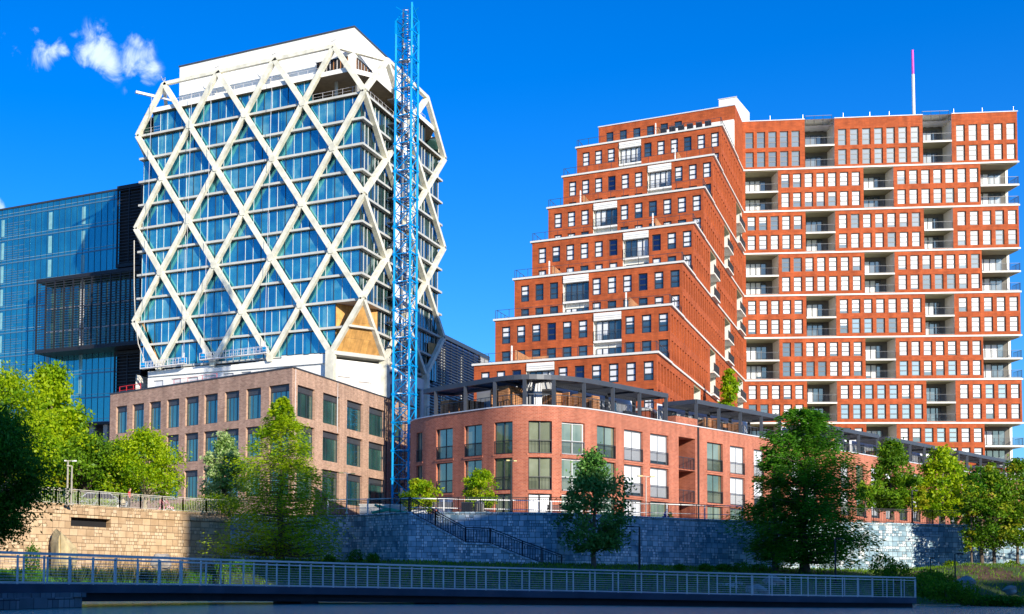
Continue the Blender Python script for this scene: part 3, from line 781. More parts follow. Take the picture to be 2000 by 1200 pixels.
def red_tower():
    T = thing('stepped_apartment_tower', 'tall orange brick apartment tower with stepped terraces and white bands', 'apartment building')
    PH = rad(22.66)
    J = (-24.0, 203.03)
    main = Line(J, (math.cos(PH), math.sin(PH)), (math.sin(PH), -math.cos(PH)))
    win = []    # (area, pos, a,b,c,d, kind, bars)
    other_f = MB(); other_p = MB()
    body = MB(); bandm = []; 
    LEN = 37.6; ROOF = 69.75
    random.seed(11)
    STW = {5: ('HHWWWWW', 'HHWHWWW', 'WHWWHWW', 'WWWHDWW'), 4: ('WHDWW', 'WDWWWWD', 'WWWDW', 'WWWWW', 'HWWWDWW', 'WWWDW'), 3: ('DDWWWWW', 'WWWWWHD', 'WWWWWWW', 'WWDDDWW'),
           2: ('WWWWW', 'WWWWWWW', 'WWWWW', 'WWWWW', 'HBBDDWW', 'WWWWW'), 1: ('DDWWWWW', 'WWWWWWW', 'DHDDWWW', 'BBHHBWW'), 0: ('WWWWW', 'WWBBBWW', 'WWBBW', 'DDWWW', 'BBBBBBB', 'WWWWW'),
           -1: ('WWWWWWW', 'WWBBBWW', 'DDWWWWW', 'WWWWWWW'), 6: ('DDDDD', 'DDDDDDD', 'DDDDH', 'DDDDD', 'DDDDDDD', 'DDDDH')}
    def addwin(pos, a, b, c, d, kind, bars=(.34, .68)):
        q = [proj(pos(u, z)) for u, z in ((a, c), (b, c), (b, d), (a, d))]
        ar = abs((q[0][0] - q[2][0]) * (q[0][1] - q[2][1])); win.append((ar, pos, a, b, c, d, kind, bars))
    balc = []
    white_reveal = 'cream'
    for k in range(-2, 7):
        zb = Bz(k); zt = Bz(k + 1) if k < 6 else ROOF
        A = (k % 2 == 0)
        ops = []
        if k < 6: rows = ((zt - 2.70, zt - .60), (zt - 5.66, zt - 3.47))
        else: rows = ((zb + 3.45, zb + 5.9), (zb + .55, zb + 2.85))
        if A:
            groups = [(.72, 1.62, 5), (13.45, 1.66, 7), (29.55, 1.68, 5)]; rec = [(8.75, 12.85), (24.95, 28.85)]; end = LEN
            if k == 6: groups[0] = (.5, 1.62, 5)
        else:
            groups = [(5.5, 1.63, 7), (21.5, 1.63, 7)]; rec = [(.35, 4.95), (16.8, 20.9)]; end = 32.6
        st = STW.get(k, None)
        gi = 0
        for r, (c, d) in enumerate(rows):
            for g, (s, stp, n) in enumerate(groups):
                for i in range(n):
                    a = s + stp * i; kd = (st[r * len(groups) + g][i] if st else 'W')
                    a -= .09; ops.append((a, a + 1.16, c, d)); addwin(main, a, a + 1.16, c, d, kd)
        fl = [(zb + .32, zb + 3.2 - .25), (zb + 3.2, zt - .28)] if k < 6 else [(zb + .32, zb + 3.35), (zb + 3.65, zt - .9)]
        for (a, b) in rec: ops.append((a, b, zb + .32, (zt - .05) if k < 6 else ROOF - .0001, 3.0, white_reveal))
        wall(body, main, 0, end, zb, zt, ops, 'red', depth=.32)
        if k == 6:
            pass
        rr = list(rec) + ([(32.6, LEN)] if not A else [])
        for (a, b) in rr:
            op = b > 37
            # back wall, mid slab, doors, railings
            B = MB(); top = (zt - .02) if k < 6 else ROOF - .9
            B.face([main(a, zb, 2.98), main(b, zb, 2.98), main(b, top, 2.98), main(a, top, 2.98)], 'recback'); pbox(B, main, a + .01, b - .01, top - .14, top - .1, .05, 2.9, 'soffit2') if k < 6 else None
            if op: pass
            balc.append(('recess', B, None))
            F = MB(); Pn = MB()
            for q, (c, d) in enumerate(fl):
                wa = a + (.7 if b - a > 4.3 else .25); wb = a + (b - a) * .80
                pick = random.random(); kk = 'WWWD' if pick < .5 else ('DDDD' if pick < .75 else 'WWDD')
                if k == 6: kk = 'DDDD'
                balcony_glass(F, Pn, main, wa, wb, c + .1, min(c + 2.45, d - .2), 2.88, kk)
                S = MB()
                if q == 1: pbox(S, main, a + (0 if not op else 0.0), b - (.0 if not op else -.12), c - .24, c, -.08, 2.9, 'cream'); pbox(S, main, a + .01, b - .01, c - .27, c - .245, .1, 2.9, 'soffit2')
                else: pbox(S, main, a, b, c - .02, c + .02, .02, 2.5, 'cream')
                R = MB(); rail_wall(R, main, a + .04, b - .04, c + .02, .04)
                if op: rail_geo(R, main(b + .08, c + .02, .04), main(b + .08, c + .02, 2.4), 1.07, 'frame', .16, 1.2, .02, .045, top=.045)
                balc.append(('balcony', S, R))
            balc.append(('door', F, Pn))
        if not A:   # open corner: end wall set back
            e = main
            body.face([e(LEN, zb, 3), e(LEN, zt, 3), e(LEN, zt, 16), e(LEN, zb, 16)], 'red')
            body.face([e(32.6, zb, 0), e(32.6, zt, 0), e(32.6, zt, 3), e(32.6, zb, 3)], 'red')
            pbox(body, main, LEN - .35, LEN, zb, zt, 2.9, 3.6, 'cream')
        else:
            body.face([main(LEN, zb, 0), main(LEN, zt, 0), main(LEN, zt, 16), main(LEN, zb, 16)], 'red')
        bd = MB(); pbox(bd, main, -.02, LEN + .14, zb - .02, zb + .22, -.12, .02 if A else 3.0, 'band')
        bandm.append(bd)
    # lower storeys hidden behind the round building
    wall(body, main, 0, LEN, 5.6, Bz(-2), [], 'red')
    # roof of main slab and parapet cap
    body.face([main(0, ROOF - .9, .2), main(LEN, ROOF - .9, .2), main(LEN, ROOF - .9, 16), main(0, ROOF - .9, 16)], 'grey')
    body.face([main(0, 5.6, 16), main(LEN, 5.6, 16), main(LEN, ROOF, 16), main(0, ROOF, 16)], 'red')
    for a, b in ((-.1, 8.75), (12.85, 24.95), (28.85, LEN + .1)):
        pbox(body, main, a, b, ROOF, ROOF + .12, -.08, .4, 'grey')
        pbox(body, main, a, b, ROOF - .9, ROOF, .22, .4, 'red')
    # ---------------- wing with the receding fronts
    XS, XL = -24.0, -43.0
    WST = {6: ('WWW', 'DWWDWW', 'WDW', 'DWWDDW'), 5: ('WWWNWW', 'HWW', 'DWWDWD', 'DWD'), 4: ('WWW', 'WHDWWW', 'WWD', 'DWDWDW'), 3: ('WHWWWN', 'NWW', 'HWWDHW', 'WDW'),
           2: ('HDD', 'WWWNHD', 'DDD', 'WDDDWW'), 1: ('HHHNHH', 'HHH', 'DDDDDD', 'DDD'), 0: ('WHN', 'WNHWWW', 'WDD', 'DWDWDW'), -1: ('WWWWWW', 'WWW', 'WWWWWW', 'WWW')}
    side = Line((XS, 0), (0, 1), (1, 0))
    for k in range(-2, 7):      # block k reaches up to band k (top), its front stands at Yk
        zt = Bz(k); zb = Bz(k - 1); Y = 134.4 + 7.75 * k
        if k < 0: Y = 134.4 + 7.75 * k * .55
        front = Line((XL, Y), (1, 0), (0, -1))
        six_first = (k % 2 != 0)
        rows = ((zt - 2.72, zt - .72), (zt - 5.66, zt - 3.58))
        ops = []; st = WST.get(k)
        w_, sp = 1.0, 1.72
        if six_first: g = [(.75, 6), (14.35, 3)]; bay = (11.0, 14.0)
        else: g = [(.75, 3), (9.1, 6)]; bay = (5.75, 8.75)
        for r, (c, d) in enumerate(rows):
            for gi, (s, n) in enumerate(g):
                for i in range(n):
                    a = s + sp * i; kd = st[r * 2 + gi][i] if st else 'W'
                    ops.append((a, a + w_, c, d)); addwin(front, a, a + w_, c, d, kd)
        ops.append((bay[0], bay[1], zb + .3, zt - .1, .55, 'cream'))
        wall(body, front, 0, XS - XL, zb, zt, ops, 'red', depth=.32)
        # the glazed bay
        B = MB(); F = MB(); Pn = MB()
        B.face([front(bay[0], zb, .55), front(bay[1], zb, .55), front(bay[1], zt, .55), front(bay[0], zt, .55)], 'cream')
        pbox(B, front, bay[0] + .05, bay[1] - .05, zt - .50, zt - .45, -.17, .0, 'grey')
        pbox(B, front, bay[0] + .05, bay[1] - .05, zt - .95, zt - .12, -.12, .5, 'white')
        pbox(B, front, bay[0] + .05, bay[1] - .05, zt - .72, zt - .66, -.16, .0, 'band')
        pbox(B, front, bay[0] + .02, bay[1] - .02, zt - 3.42, zt - 3.2, -.10, .5, 'white')
        kk = random.choice(['WWWW', 'WDWW', 'DDWW', 'WWDD']) if k != 2 else 'DDDD'
        balcony_glass(F, Pn, front, bay[0] + .25, bay[1] - .12, zt - 3.18, zt - 1.0, .45, kk)
        balcony_glass(F, Pn, front, bay[0] + .25, bay[1] - .12, zt - 6.0, zt - 4.0, .45, 'WWDD')
        R = MB(); rail_wall(R, front, bay[0] + .02, bay[1] - .02, zt - 3.2, -.04)
        balc += [('bay', B, R), ('door', F, Pn)]
        # side wall of this block
        off = [0, 3, 6, 1, 4, 7, 2, 5, 3][k + 2]
        recs = {6: [], 5: [(195.6, 201.6)], 4: [(183.2, 188.6)], 3: [(195.6, 201.6), (170.6, 175.6)], 2: [(183.2, 188.6)], 1: [(195.6, 201.6), (170, 174.5)], 0: [(183.2, 188.6), (157.4, 162.3)], -1: [(195.6, 201.6)], -2: []}[k]
        so = []
        y = Y + .8
        while y < 202.2:
            if not any(a - 1.3 < y < b + .3 for a, b in recs):
                for (c, d) in rows:
                    so.append((y, y + 1.0, c, d)); addwin(side, y, y + 1.0, c, d, random.choice('WWWDDH'))
            y += 1.72
        for (a, b) in recs: so.append((a, b, zb + .3, zt - .12, 2.2, 'cream'))
        wall(body, side, Y, 203.03, zb, zt, so, 'red', depth=.32)
        for (a, b) in recs:
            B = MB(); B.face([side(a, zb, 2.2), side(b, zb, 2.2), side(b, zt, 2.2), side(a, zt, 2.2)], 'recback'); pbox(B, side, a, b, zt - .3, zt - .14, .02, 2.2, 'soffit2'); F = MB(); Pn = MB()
            for c in (zb + .32, zb + 3.2):
                balcony_glass(F, Pn, side, a + .5, b - .6, c + .1, c + 2.4, 2.12, 'WWWD')
                S = MB(); pbox(S, side, a, b, c - .2, c, -.5, 2.2, 'cream'); R = MB(); rail_wall(R, side, a, b, c, -.45); balc.append(('balcony', S, R))
            balc += [('recess', B, None), ('door', F, Pn)]
        # left wall and terrace slab
        wall(body, Line((XL, Y), (0, 1), (-1, 0)), 0, 210 - Y, zb, zt, [], 'red')
        bd = MB()
        pbox(bd, front, -.22, XS - XL + .22, zt + .03, zt + .26, -.16, 7.9 + (8 if k == 6 else 0), 'band')
        pbox(bd, side, Y + .01, 203.0, zt + .035, zt + .255, -.15, .02, 'band')
        bandm.append(bd)
        # terrace railing
        R = MB(); z = zt + .26
        s1 = 7.7 if k < 6 else 14
        rail_geo(R, front(-.05, z, .25), front(XS - XL + .0, z, .25), 1.05, 'frame', 0, 1.55, .02, .045, top=.04, bottom=.12)
        rail_geo(R, front(.15, z, .25), front(.15, z, s1), 1.05, 'frame', 0, 1.55, .02, .045, top=.04, bottom=.12)
        rail_geo(R, front(XS - XL - .1, z, .25), front(XS - XL - .1, z, s1), 1.05, 'frame', 0, 1.55, .02, .045, top=.04, bottom=.12)
        balc.append(('terrace_railing', R, None))
        if 0 <= k <= 6:
            D = MB(); u = (bay[0] + bay[1]) / 2 + (1.9 if k % 2 else -3.2)
            if k == 6: u = 10.6
            pbox(D, front, u, u + .14, z, z + 1.45, 1.6, 7.6, 'wood'); pbox(D, front, u - .12, u, z, z + 1.8, .5, .75, 'white')
            pbox(D, front, u + .14, u + 2.2, z, z + 1.5, 6.9, 7.0, 'wood')
            balc.append(('terrace_divider', D, None))
            for uu in (2.9, 9.6, 15.8):
                Lm = MB(); q = front(uu, z + 1.02, 7.2); Lm.lathe(q, [(0, -.18), (.14, -.1), (.17, 0), (.14, .1), (0, .18)], 'framew', 8); balc.append(('wall_lamp', Lm, None))
    # top floor block, set far back
    top = Line((XL - .1, 195.0), (1, 0), (0, -1)); ops = []
    for i in range(6): ops.append((1.1 + 1.95 * i, 2.15 + 1.95 * i, 66.1, 68.7)); addwin(top, 1.1 + 1.95 * i, 2.15 + 1.95 * i, 66.1, 68.7, 'D')
    wall(body, top, 0, 19.1, Bz(6), 69.7, ops, 'red'); wall(body, Line((XL - .1, 195.0), (0, 1), (-1, 0)), 0, 16, Bz(6), 69.7, [], 'red')
    wall(body, Line((-24, 195), (0, 1), (1, 0)), 0, 8.05, Bz(6), 69.7, [], 'red')
    body.box(XL - .2, -24, 194.9, 211, 69.7, 69.85, 'grey')
    body.face([(XL - .1, 211, 5.6), (-20, 211, 5.6), (-20, 211, 69.7), (XL - .1, 211, 69.7)], 'red')
    body.build('brick_wall', T)
    for b in bandm: b.build('white_band', T)
    # roof structures
    ph = MB(); a = on_y(1404, 212, 203.5); b = on_y(1438, 207, 203.5)
    ph.prism([(a.x, 203.5), (b.x, 203.5), (b.x + .9, 211.5), (a.x + .2, 211.5)], 69.6, 73.9, 'white'); ph.box(a.x - .1, b.x + .1, 203.4, 203.5, 73.9, 74.0, 'grey'); ph.build('roof_penthouse', T)
    ph = MB(); ph.box(-33.5, -24.1, 194.2, 194.98, 62.4, 67.4, 'white'); ph.build('roof_penthouse', T)
    # windows: the hundred that show largest are parts of their own
    win.sort(key=lambda w: -w[0])
    for i, (ar, pos, a, b, c, d, kind, bars) in enumerate(win):
        if i < 100:
            fr = MB(); pa = MB(); window_geo(fr, pa, pos, a, b, c, d, kind, .22, bars); o = fr.build('window', T); pa.build('pane', o)
        else: window_geo(other_f, other_p, pos, a, b, c, d, kind, .22, bars)
    o = other_f.build('windows', T); o['kind'] = 'stuff'; p = other_p.build('panes', o); p['kind'] = 'stuff'
    rest = MB()
    for nm, A_, B_ in balc:
        if nm == 'balcony': o = A_.build('balcony', T); B_.build('railing', o)
        elif nm == 'bay': o = A_.build('bay', T); B_.build('railing', o)
        elif nm == 'door': o = A_.build('balcony_door', T); B_.build('pane', o)
        else: A_.build(nm, T)
    setbase(T, (-24, 203, PZ))
    # rooftop things
    for i, px in enumerate((1582, 1597, 1612, 1624)):
        q = main(9.2 + i * .95, ROOF - .9, 3.2); c = MB(); c.box(q.x - .38, q.x + .38, q.y - .38, q.y + .38, q.z, q.z + 1.05, 'dgrey'); c.lathe((q.x, q.y, q.z + 1.05), [(0, 0), (.3, 0), (.3, .12), (.0, .12)], 'black', 12)
        tag(c.build('condenser_unit'), 'dark box condenser on the red tower roof above the left balcony bay', 'air conditioner', 'roof condensers, left cluster')
    for i in range(4):
        q = main(25.4 + i * .95, ROOF - .9, 3.2); c = MB(); c.box(q.x - .38, q.x + .38, q.y - .38, q.y + .38, q.z, q.z + 1.05, 'dgrey'); c.lathe((q.x, q.y, q.z + 1.05), [(0, 0), (.3, 0), (.3, .12), (.0, .12)], 'black', 12)
        tag(c.build('condenser_unit'), 'dark box condenser on the red tower roof beside the tall mast', 'air conditioner', 'roof condensers, right cluster')
    for a, b, nm in ((9.0, 12.7, 'left'), (25.1, 28.7, 'right')):
        r = MB(); rail_geo(r, main(a, ROOF - .9, .5), main(b, ROOF - .9, .5), 1.6, 'frame', 0, 1.2, .02, .05, top=.05); tag(r.build('roof_railing'), 'dark roof railing over the %s' % ('balcony bay left of the mast' if nm == 'left' else 'balcony bay right of the mast'), 'railing')
    for i in range(6):
        q = Vector((-31.6 + i * 1.15, 182.3, Bz(6) + .26)); c = MB(); c.box(q.x - .4, q.x + .35, q.y, q.y + .7, q.z, q.z + 1.15, 'black'); c.box(q.x - .42, q.x + .37, q.y - .02, q.y + .1, q.z + 1.15, q.z + 1.3, 'dgrey')
        tag(c.build('terrace_planter'), 'black square planter on the top terrace of the stepped tower', 'planter', 'black planters on the top terrace')
    # slim mast: white below, magenta above
    base = at(1785, 228, 190); tp = at(1782, 98, 190); m1 = base.lerp(tp, .635)
    tt = thing('roof_mast', 'thin roof mast, white below and magenta above, on the red tower', 'antenna')
    b1 = MB(); b1.tube([base - Vector((0, 0, 2)), m1], [.22, .2], M['white'], 8); b1.build('pole', tt)
    mg = plain('magenta_sleeve', (.75, .05, .45), .5); b2 = MB(); b2.tube([m1, base.lerp(tp, 1)], [.17, .15], mg, 8); b2.build('tip', tt); setbase(tt, base)
    for px in (1505, 1569, 1648, 1700, 1738, 1864, 1920, 1981):
        u = main.u_of(px, 230); q = main(u, ROOF + .12, .2); c = MB(); c.tube([q, q + Vector((0, 0, .75))], [.035, .02], M['steel'], 5); c.lathe(q, [(0, 0), (.12, 0), (.09, .06), (0, .06)], 'steel', 8)
        tag(c.build('lightning_rod'), 'tiny pale lightning rod on the red tower parapet', 'lightning rod', 'lightning rods along the red tower roof')


red_tower()


# ================================================================== DIAGRID TOWER
def diagrid_tower():
    T = thing('diagrid_tower', 'glass office tower under construction in a white diagonal lattice frame', 'office tower')
    XR, YF = -76.1, 181.95; BX = 10.75; BY = 19.1; XLf = XR - 4 * BX; YB = YF + 2 * BY
    Z0 = 35.7; LH = 8.33; FH = LH / 2
    frt = Line((XR, YF), (-1, 0), (0, -1)); rgt = Line((XR, YF), (0, 1), (1, 0)); lft = Line((XLf, YF), (0, 1), (-1, 0)); bck = Line((XR, YB), (-1, 0), (0, 1))
    def zl(k): return Z0 + LH * k
    sides = [(frt, BX, 4), (rgt, BY, 2), (lft, BY, 2), (bck, BX, 4)]
    for ln, B, n in sides:
        for k in range(0, 6):
            odd_top = (k % 2 == 0)      # level k even: nodes at half positions ; k odd: nodes at full positions
            for i in range(n):
                h = (i + .5) * B; a, b = i * B, (i + 1) * B
                for u in (a, b):
                    lo = (h, zl(k)) if k % 2 == 0 else (u, zl(k)); hi = (u, zl(k + 1)) if k % 2 == 0 else (h, zl(k + 1))
                    bm = MB(); w = .86 if (u == a) else .80
                    bm.beam(ln(lo[0], lo[1], .1), ln(hi[0], hi[1], .1), .8, w - .06, 'diag', up=ln.N)
                    bm.build('diagonal_beam', T)
            # node plates
        for k in range(0, 7):
            us = [(i + .5) * B for i in range(n)] if k % 2 == 0 else [i * B for i in range(1, n)]
            if k == 6: us = []
            for u in us:
                nd = MB(); z = zl(k); s = .6
                pts = [(-s * .62, -s * 1.0), (s * .62, -s * 1.0), (s * 1.0, 0), (s * .62, s * 1.0), (-s * .62, s * 1.0), (-s * 1.0, 0)]
                f = [ln(u + p[0], z + p[1], -.40) for p in pts]; g = [ln(u + p[0], z + p[1], .3) for p in pts]
                nd.face(f, 'diag')
                for q in range(6): nd.face([f[q], f[(q + 1) % 6], g[(q + 1) % 6], g[q]], 'diag')
                nd.build('node', T)
    # ring beam at the top through the half nodes and across the cut corners
    zt = zl(6)
    hp = []
    for ln, B, n, rev in ((lft, BY, 2, True), (frt, BX, 4, True), (rgt, BY, 2, False)):
        q = [ln((i + .5) * B, zt, 0) for i in range(n)]
        if rev: q.reverse()
        hp += q
    for a, b in zip(hp, hp[1:]):
        r = MB(); r.beam(a, b, .6, .6, 'diag'); r.build('ring_beam', T)
    b0 = [lft((i + .5) * BY, Z0, 0) for i in (1, 0)] + [frt((i + .5) * BX, Z0, 0) for i in (3, 2, 1, 0)] + [rgt((i + .5) * BY, Z0, 0) for i in (0, 1)]
    # glass floors
    G = .95
    x0, x1, y0, y1 = XLf + G, XR - G, YF + G, YB - G
    def cut(z):      # how much of a corner is cut off at this height on the short and long side
        ph = (z - Z0) / LH; k = int(math.floor(ph)); f = ph - k
        t = (1 - f) if k % 2 == 0 else f
        return t
    for j in range(0, 12):
        za = Z0 + FH * j; zb = za + FH
        g = MB(); lowc = j < 2
        if j >= 10 and j < 11:      # open corner bays on the top storey
            segs = [(frt, 9.5, 40.2), (rgt, 17.5, 30.0), (lft, .95, 37.2), (bck, .95, 42)]
        elif j == 11: segs = [(frt, 8.3, 38.5), (rgt, 17, 33), (lft, 7, 37.2), (bck, .95, 42)]
        elif lowc: segs = [(frt, 5.0, 42.05), (rgt, 8.6, 37.25), (lft, .95, 37.25), (bck, .95, 42.05)]
        else: segs = [(frt, .95, 42.05), (rgt, .95, 37.25), (lft, .95, 37.25), (bck, .95, 42.05)]
        if j == 11: segs = []
        for ln, a, b in segs:
            mm = 'glassL' if ln in (frt,) else 'glassR'
            g.face([ln(a, za + .05, G), ln(b, za + .05, G), ln(b, zb - .3, G), ln(a, zb - .3, G)], mm, [(a, za), (b, za), (b, zb), (a, zb)])
            g.face([ln(a, zb - .3, G), ln(b, zb - .3, G), ln(b, zb, G), ln(a, zb, G)], 'dark')
        if lowc:
            pa, pb = frt(5.0, 0, G), rgt(8.6, 0, G); g.face([(pa.x, pa.y, za), (pb.x, pb.y, za), (pb.x, pb.y, zb), (pa.x, pa.y, zb)], 'ply')
        if segs:
            go = g.build('curtain_wall', T)
            for ln, a, b in segs:
                if ln is bck: continue
                mu = MB(); nn = int(round((b - a) / 1.45))
                for q in range(nn + 1):
                    u = a + (b - a) * q / nn; w = .05 if (q % 3) else .09
                    pbox(mu, ln, u - w / 2, u + w / 2, za + .06, zb - .06, G - .10, G + .02, 'steel' if (q % 3) else 'frame')
                mu.build('mullions', go)
    # slab edges
    for j in range(0, 12):
        z = Z0 + FH * j; s = MB(); o = .28; full = not (j < 2 or j >= 12)
        c1 = (lambda t: t)(1)
        if j in (0, 12): cu, cv = 5.4, 9.5
        elif j in (1, 11): cu, cv = (2.7, 4.8)
        else: cu, cv = 0, 0
        if j == 11: cu, cv = 2.7, 4.8
        X0, X1, Y0, Y1 = XLf + o, XR - o, YF + o, YB - o
        if cu:
            poly = [(X0 + cu, Y0), (X1 - cu, Y0), (X1, Y0 + cv), (X1, Y1 - cv), (X1 - cu, Y1), (X0 + cu, Y1), (X0, Y1 - cv), (X0, Y0 + cv)]
        else: poly = [(X0, Y0), (X1, Y0), (X1, Y1), (X0, Y1)]
        n = len(poly); h = .36 if j < 11 else .75
        s.prism(poly, z - h / 2, z + h / 2, 'slab' if j < 11 else 'wrap')
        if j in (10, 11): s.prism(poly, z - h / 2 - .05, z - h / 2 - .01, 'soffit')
        s.build('floor_slab', T)
    # bare interior of the unglazed top storey: columns, core, temporary rails
    inn = MB()
    inn.box(XLf + 5, XR - 11, YF + 6, YB - 8, Z0 + FH * 10 + .2, Z0 + FH * 11 - .5, 'dark')
    for ln, us in ((frt, (2.5, 6.3, 39.5)), (rgt, (4.5, 10, 15, 34))):
        for u in us: p = ln(u, 0, 3.2); inn.tube([(p.x, p.y, Z0 + FH * 10), (p.x, p.y, Z0 + FH * 11 - .4)], [.3, .3], M['concrete'], 8)
    inn.build('bare_storey', T)
    rl = MB()
    for j in (10, 11):
        z = Z0 + FH * j + .2
        for ln, a, b in ((frt, .6, 9.3), (rgt, .8, 17.5), (frt, 38.6, 42.4)):
            if j == 11: continue
            rail_geo(rl, ln(a, z, .7), ln(b, z, .7), 1.1, 'steel', 0, 1.6, .02, .04, top=.03, mid=.55)
    rl.build('edge_protection', T)
    # top terrace: studs and glass balustrade, white penthouse
    z = Z0 + FH * 11.0
    P = MB(); P.prism([(-112.4, 185.0), (-79.3, 185.0), (-79.3, 206), (-112.4, 206)], z + .1, 89.5, 'wrap')
    P.prism([(-112.55, 184.85), (-79.15, 184.85), (-79.15, 206.1), (-112.55, 206.1)], 89.5, 89.72, 'dgrey'); P.build('penthouse', T)
    P = MB(); pl = Line((-79.3, 184.9), (-1, 0), (0, -1)); pr_ = Line((-79.25, 185.0), (0, 1), (1, 0))
    for ln, a, b in ((pl, 1.0, 6.6), (pr_, 1.0, 7.5)):
        P.face([ln(a, z + .6, -.03), ln(b, z + .6, -.03), ln(b, z + 3.4, -.03), ln(a, z + 3.4, -.03)], 'dark'); nn = int((b - a) / .6)
        for q in range(nn + 1): u = a + (b - a) * q / nn; pbox(P, ln, u - .06, u + .06, z + .6, z + 3.1, -.09, -.03, 'steel' if q % 2 else 'wood')
    P.build('stud_opening', T)
    P = MB(); ba = MB()
    zz = Z0 + FH * 11 + .4
    # ragged scrim net and rails on the terrace edge
    for ln, a, b in ((frt, 7.0, 36.0), (rgt, 12, 30)):
        rail_geo(P, ln(a, zz, .9), ln(b, zz, .9), 1.1, 'steel', 0, 1.7, .02, .05, top=.035, mid=.55)
    P.build('terrace_railing', T)
    # corner plywood triangle sheets on the cut corner below
    ap = Vector((XR, YF, zl(1) - .3)); pa = frt(5.2, Z0 + .2, .12); pb = rgt(9.3, Z0 + .2, .12)
    W = MB(); W.face([ap, pa, pb], 'ply', [(3.2, 8.3), (0, 0), (10.5, 0)])
    W.build('plywood_sheeting', T)
    W = MB(); m1 = ap.lerp(pa, .49); m2 = ap.lerp(pb, .49); out = Vector((.5, -.4, 0)); W.beam(m1 + out * .3, m2 + out * .3, .5, .34, 'slab'); W.beam(pa + out * .4 + Vector((0, 0, -.1)), pb + out * .4 + Vector((0, 0, -.1)), .6, .6, 'slab'); W.build('slab_edge', T)
    W = MB(); W.face([frt(39.3, Z0 + FH, .7), frt(42.0, Z0 + FH * 2, .7), frt(41.4, Z0 + FH * 2, .7), frt(37.5, Z0, .7), frt(38.5, Z0, .7)], 'ply'); W.build('plywood_sheeting', T)
    W = MB(); W.face([rgt(31.5, Z0 + 6.5, .6), rgt(36.5, Z0 + 6.9, .6), rgt(35.2, Z0 + 3.9, .6), rgt(32.5, Z0 + 1.5, .6)], 'ply'); W.build('plywood_sheeting', T)
    # wrapped base with the V columns standing on it
    base = MB(); o = .4
    poly = [(XLf + 2.9, YF + o), (XR - 5.2, YF + o), (XR - .4, YF + 9.2), (XR - .4, YB - 9), (XR - 5, YB), (XLf + 3, YB)]
    bl = Line((XLf + 2.9, YF + o), (1, 0), (0, -1)); ops = []
    for px0, px1, yt, yb in ((300, 319, 744, 768), (334, 353, 740, 764), (367, 387, 738, 758), (401, 421, 734, 754), (436, 456, 730, 750), (471, 490, 727, 745), (552, 566, 722, 735)):
        a = bl.u_of(px0, 740); b = bl.u_of(px1, 740); ops.append((a, b, on_y(px0, yb, YF + o).z, on_y(px0, yt, YF + o).z, .25, M['grey']))
    wall(base, bl, 0, XR - 5.2 - XLf - 2.9, 8, Z0 - .5, ops, 'wrap')
    for q in ops: base.face([bl(q[0], q[2], .25), bl(q[1], q[2], .25), bl(q[1], q[3], .25), bl(q[0], q[3], .25)], 'grey')
    cl = Line((XR - 5.2, YF + o), (4.8, 8.8), (8.8, -4.8)); Lc = math.hypot(4.8, 8.8)
    cops = [(Lc * .10, Lc * .36, 30.2, 32.2, .2), (Lc * .52, Lc * .78, 29.6, 31.7, .2)]
    wall(base, cl, 0, Lc, 8, Z0 - .8, cops, 'wrap')
    for q in cops: base.face([cl(q[0], q[2], .2), cl(q[1], q[2], .2), cl(q[1], q[3], .2), cl(q[0], q[3], .2)], 'steel')
    wall(base, rgt, 9.2, 2 * BY - 9.2, 8, Z0 - .8, [(12, 14, 28, 32, .3), (24, 27, 28, 33, .3)], 'wrap')
    wall(base, lft, 1, 2 * BY, 8, Z0 - .8, [], 'wrap'); wall(base, Line((XR - 5, YB), (-1, 0), (0, 1)), 0, 36, 8, Z0 - .8, [], 'wrap')
    base.face([(p[0], p[1], Z0 - .8) for p in poly], 'wrap')
    base.build('wrapped_base', T)
    lip = MB()
    for a, b, za, zb_ in ((.3, 13.5, 35.15, 35.4), (13.5, 26.0, 34.9, 35.6), (26.0, 33.8, 36.0, 35.7)):
        n = 8
        for i in range(n):
            u = a + (b - a) * i / n; v = a + (b - a) * (i + 1) / n; z_ = za + (zb_ - za) * i / n + random.uniform(-.1, .1)
            pbox(lip, bl, u, v, 34.2, z_, -.35, -.02, 'wrap'); pbox(lip, bl, u, v, z_, z_ + .08, -.4, .3, 'dark')
    lip.build('parapet_wrap', T)
    for ln, B, idx in ((frt, BX, (0,)), (rgt, BY, (0, 1))):
        for i in idx:
            c = MB(); p = ln((i + .5) * B, 0, .1); c.box(p.x - .7, p.x + .7, p.y - .6, p.y + .6, 8, Z0 + .3, 'diag'); c.build('column', T)
    # hoist bay on the right facade: white sheeting between the storeys
    hb = MB(); random.seed(5)
    for j in range(0, 13):
        z = Z0 - 6 + FH * j
        for (a, b) in ((11.6, 15.2), (15.4, 18.0)):
            if random.random() < .6:
                h = random.uniform(.45, .85); hb.face([rgt(a, z + .2, -.35), rgt(b - random.uniform(0, 1), z + .2, -.45), rgt(b, z + .2 + FH * h, -.3), rgt(a + random.uniform(0, .8), z + FH * (h + .05), -.5)], 'wrap')
        pbox(hb, rgt, 11.2, 18.3, z - .12, z + .1, -.8, .6, 'dgrey')
    for u in (11.2, 14.8, 18.3): pbox(hb, rgt, u, u + .12, 12, 84, -.9, -.75, 'steeld')
    hb.build('hoist_bay', T)
    setbase(T, (XR, YF, PZ))
    # davit beams at top nodes
    for i in range(4):
        p = frt((i + .5) * BX, zt + .3, 0); d = MB(); d.tube([p, p + Vector((-.5, -.2, 1.1))], [.05, .04], M['steeld'], 5); d.tube([p + Vector((-.5, 0, .5)), p + Vector((.4, -.2, .7))], [.05, .05], M['steeld'], 5); d.tube([p, p + Vector((.25, 0, .6))], [.06, .06], M['steeld'], 5)
        tag(d.build('davit'), 'small dark davit hook on a top node of the lattice tower', 'davit', 'davits on the lattice tower top')
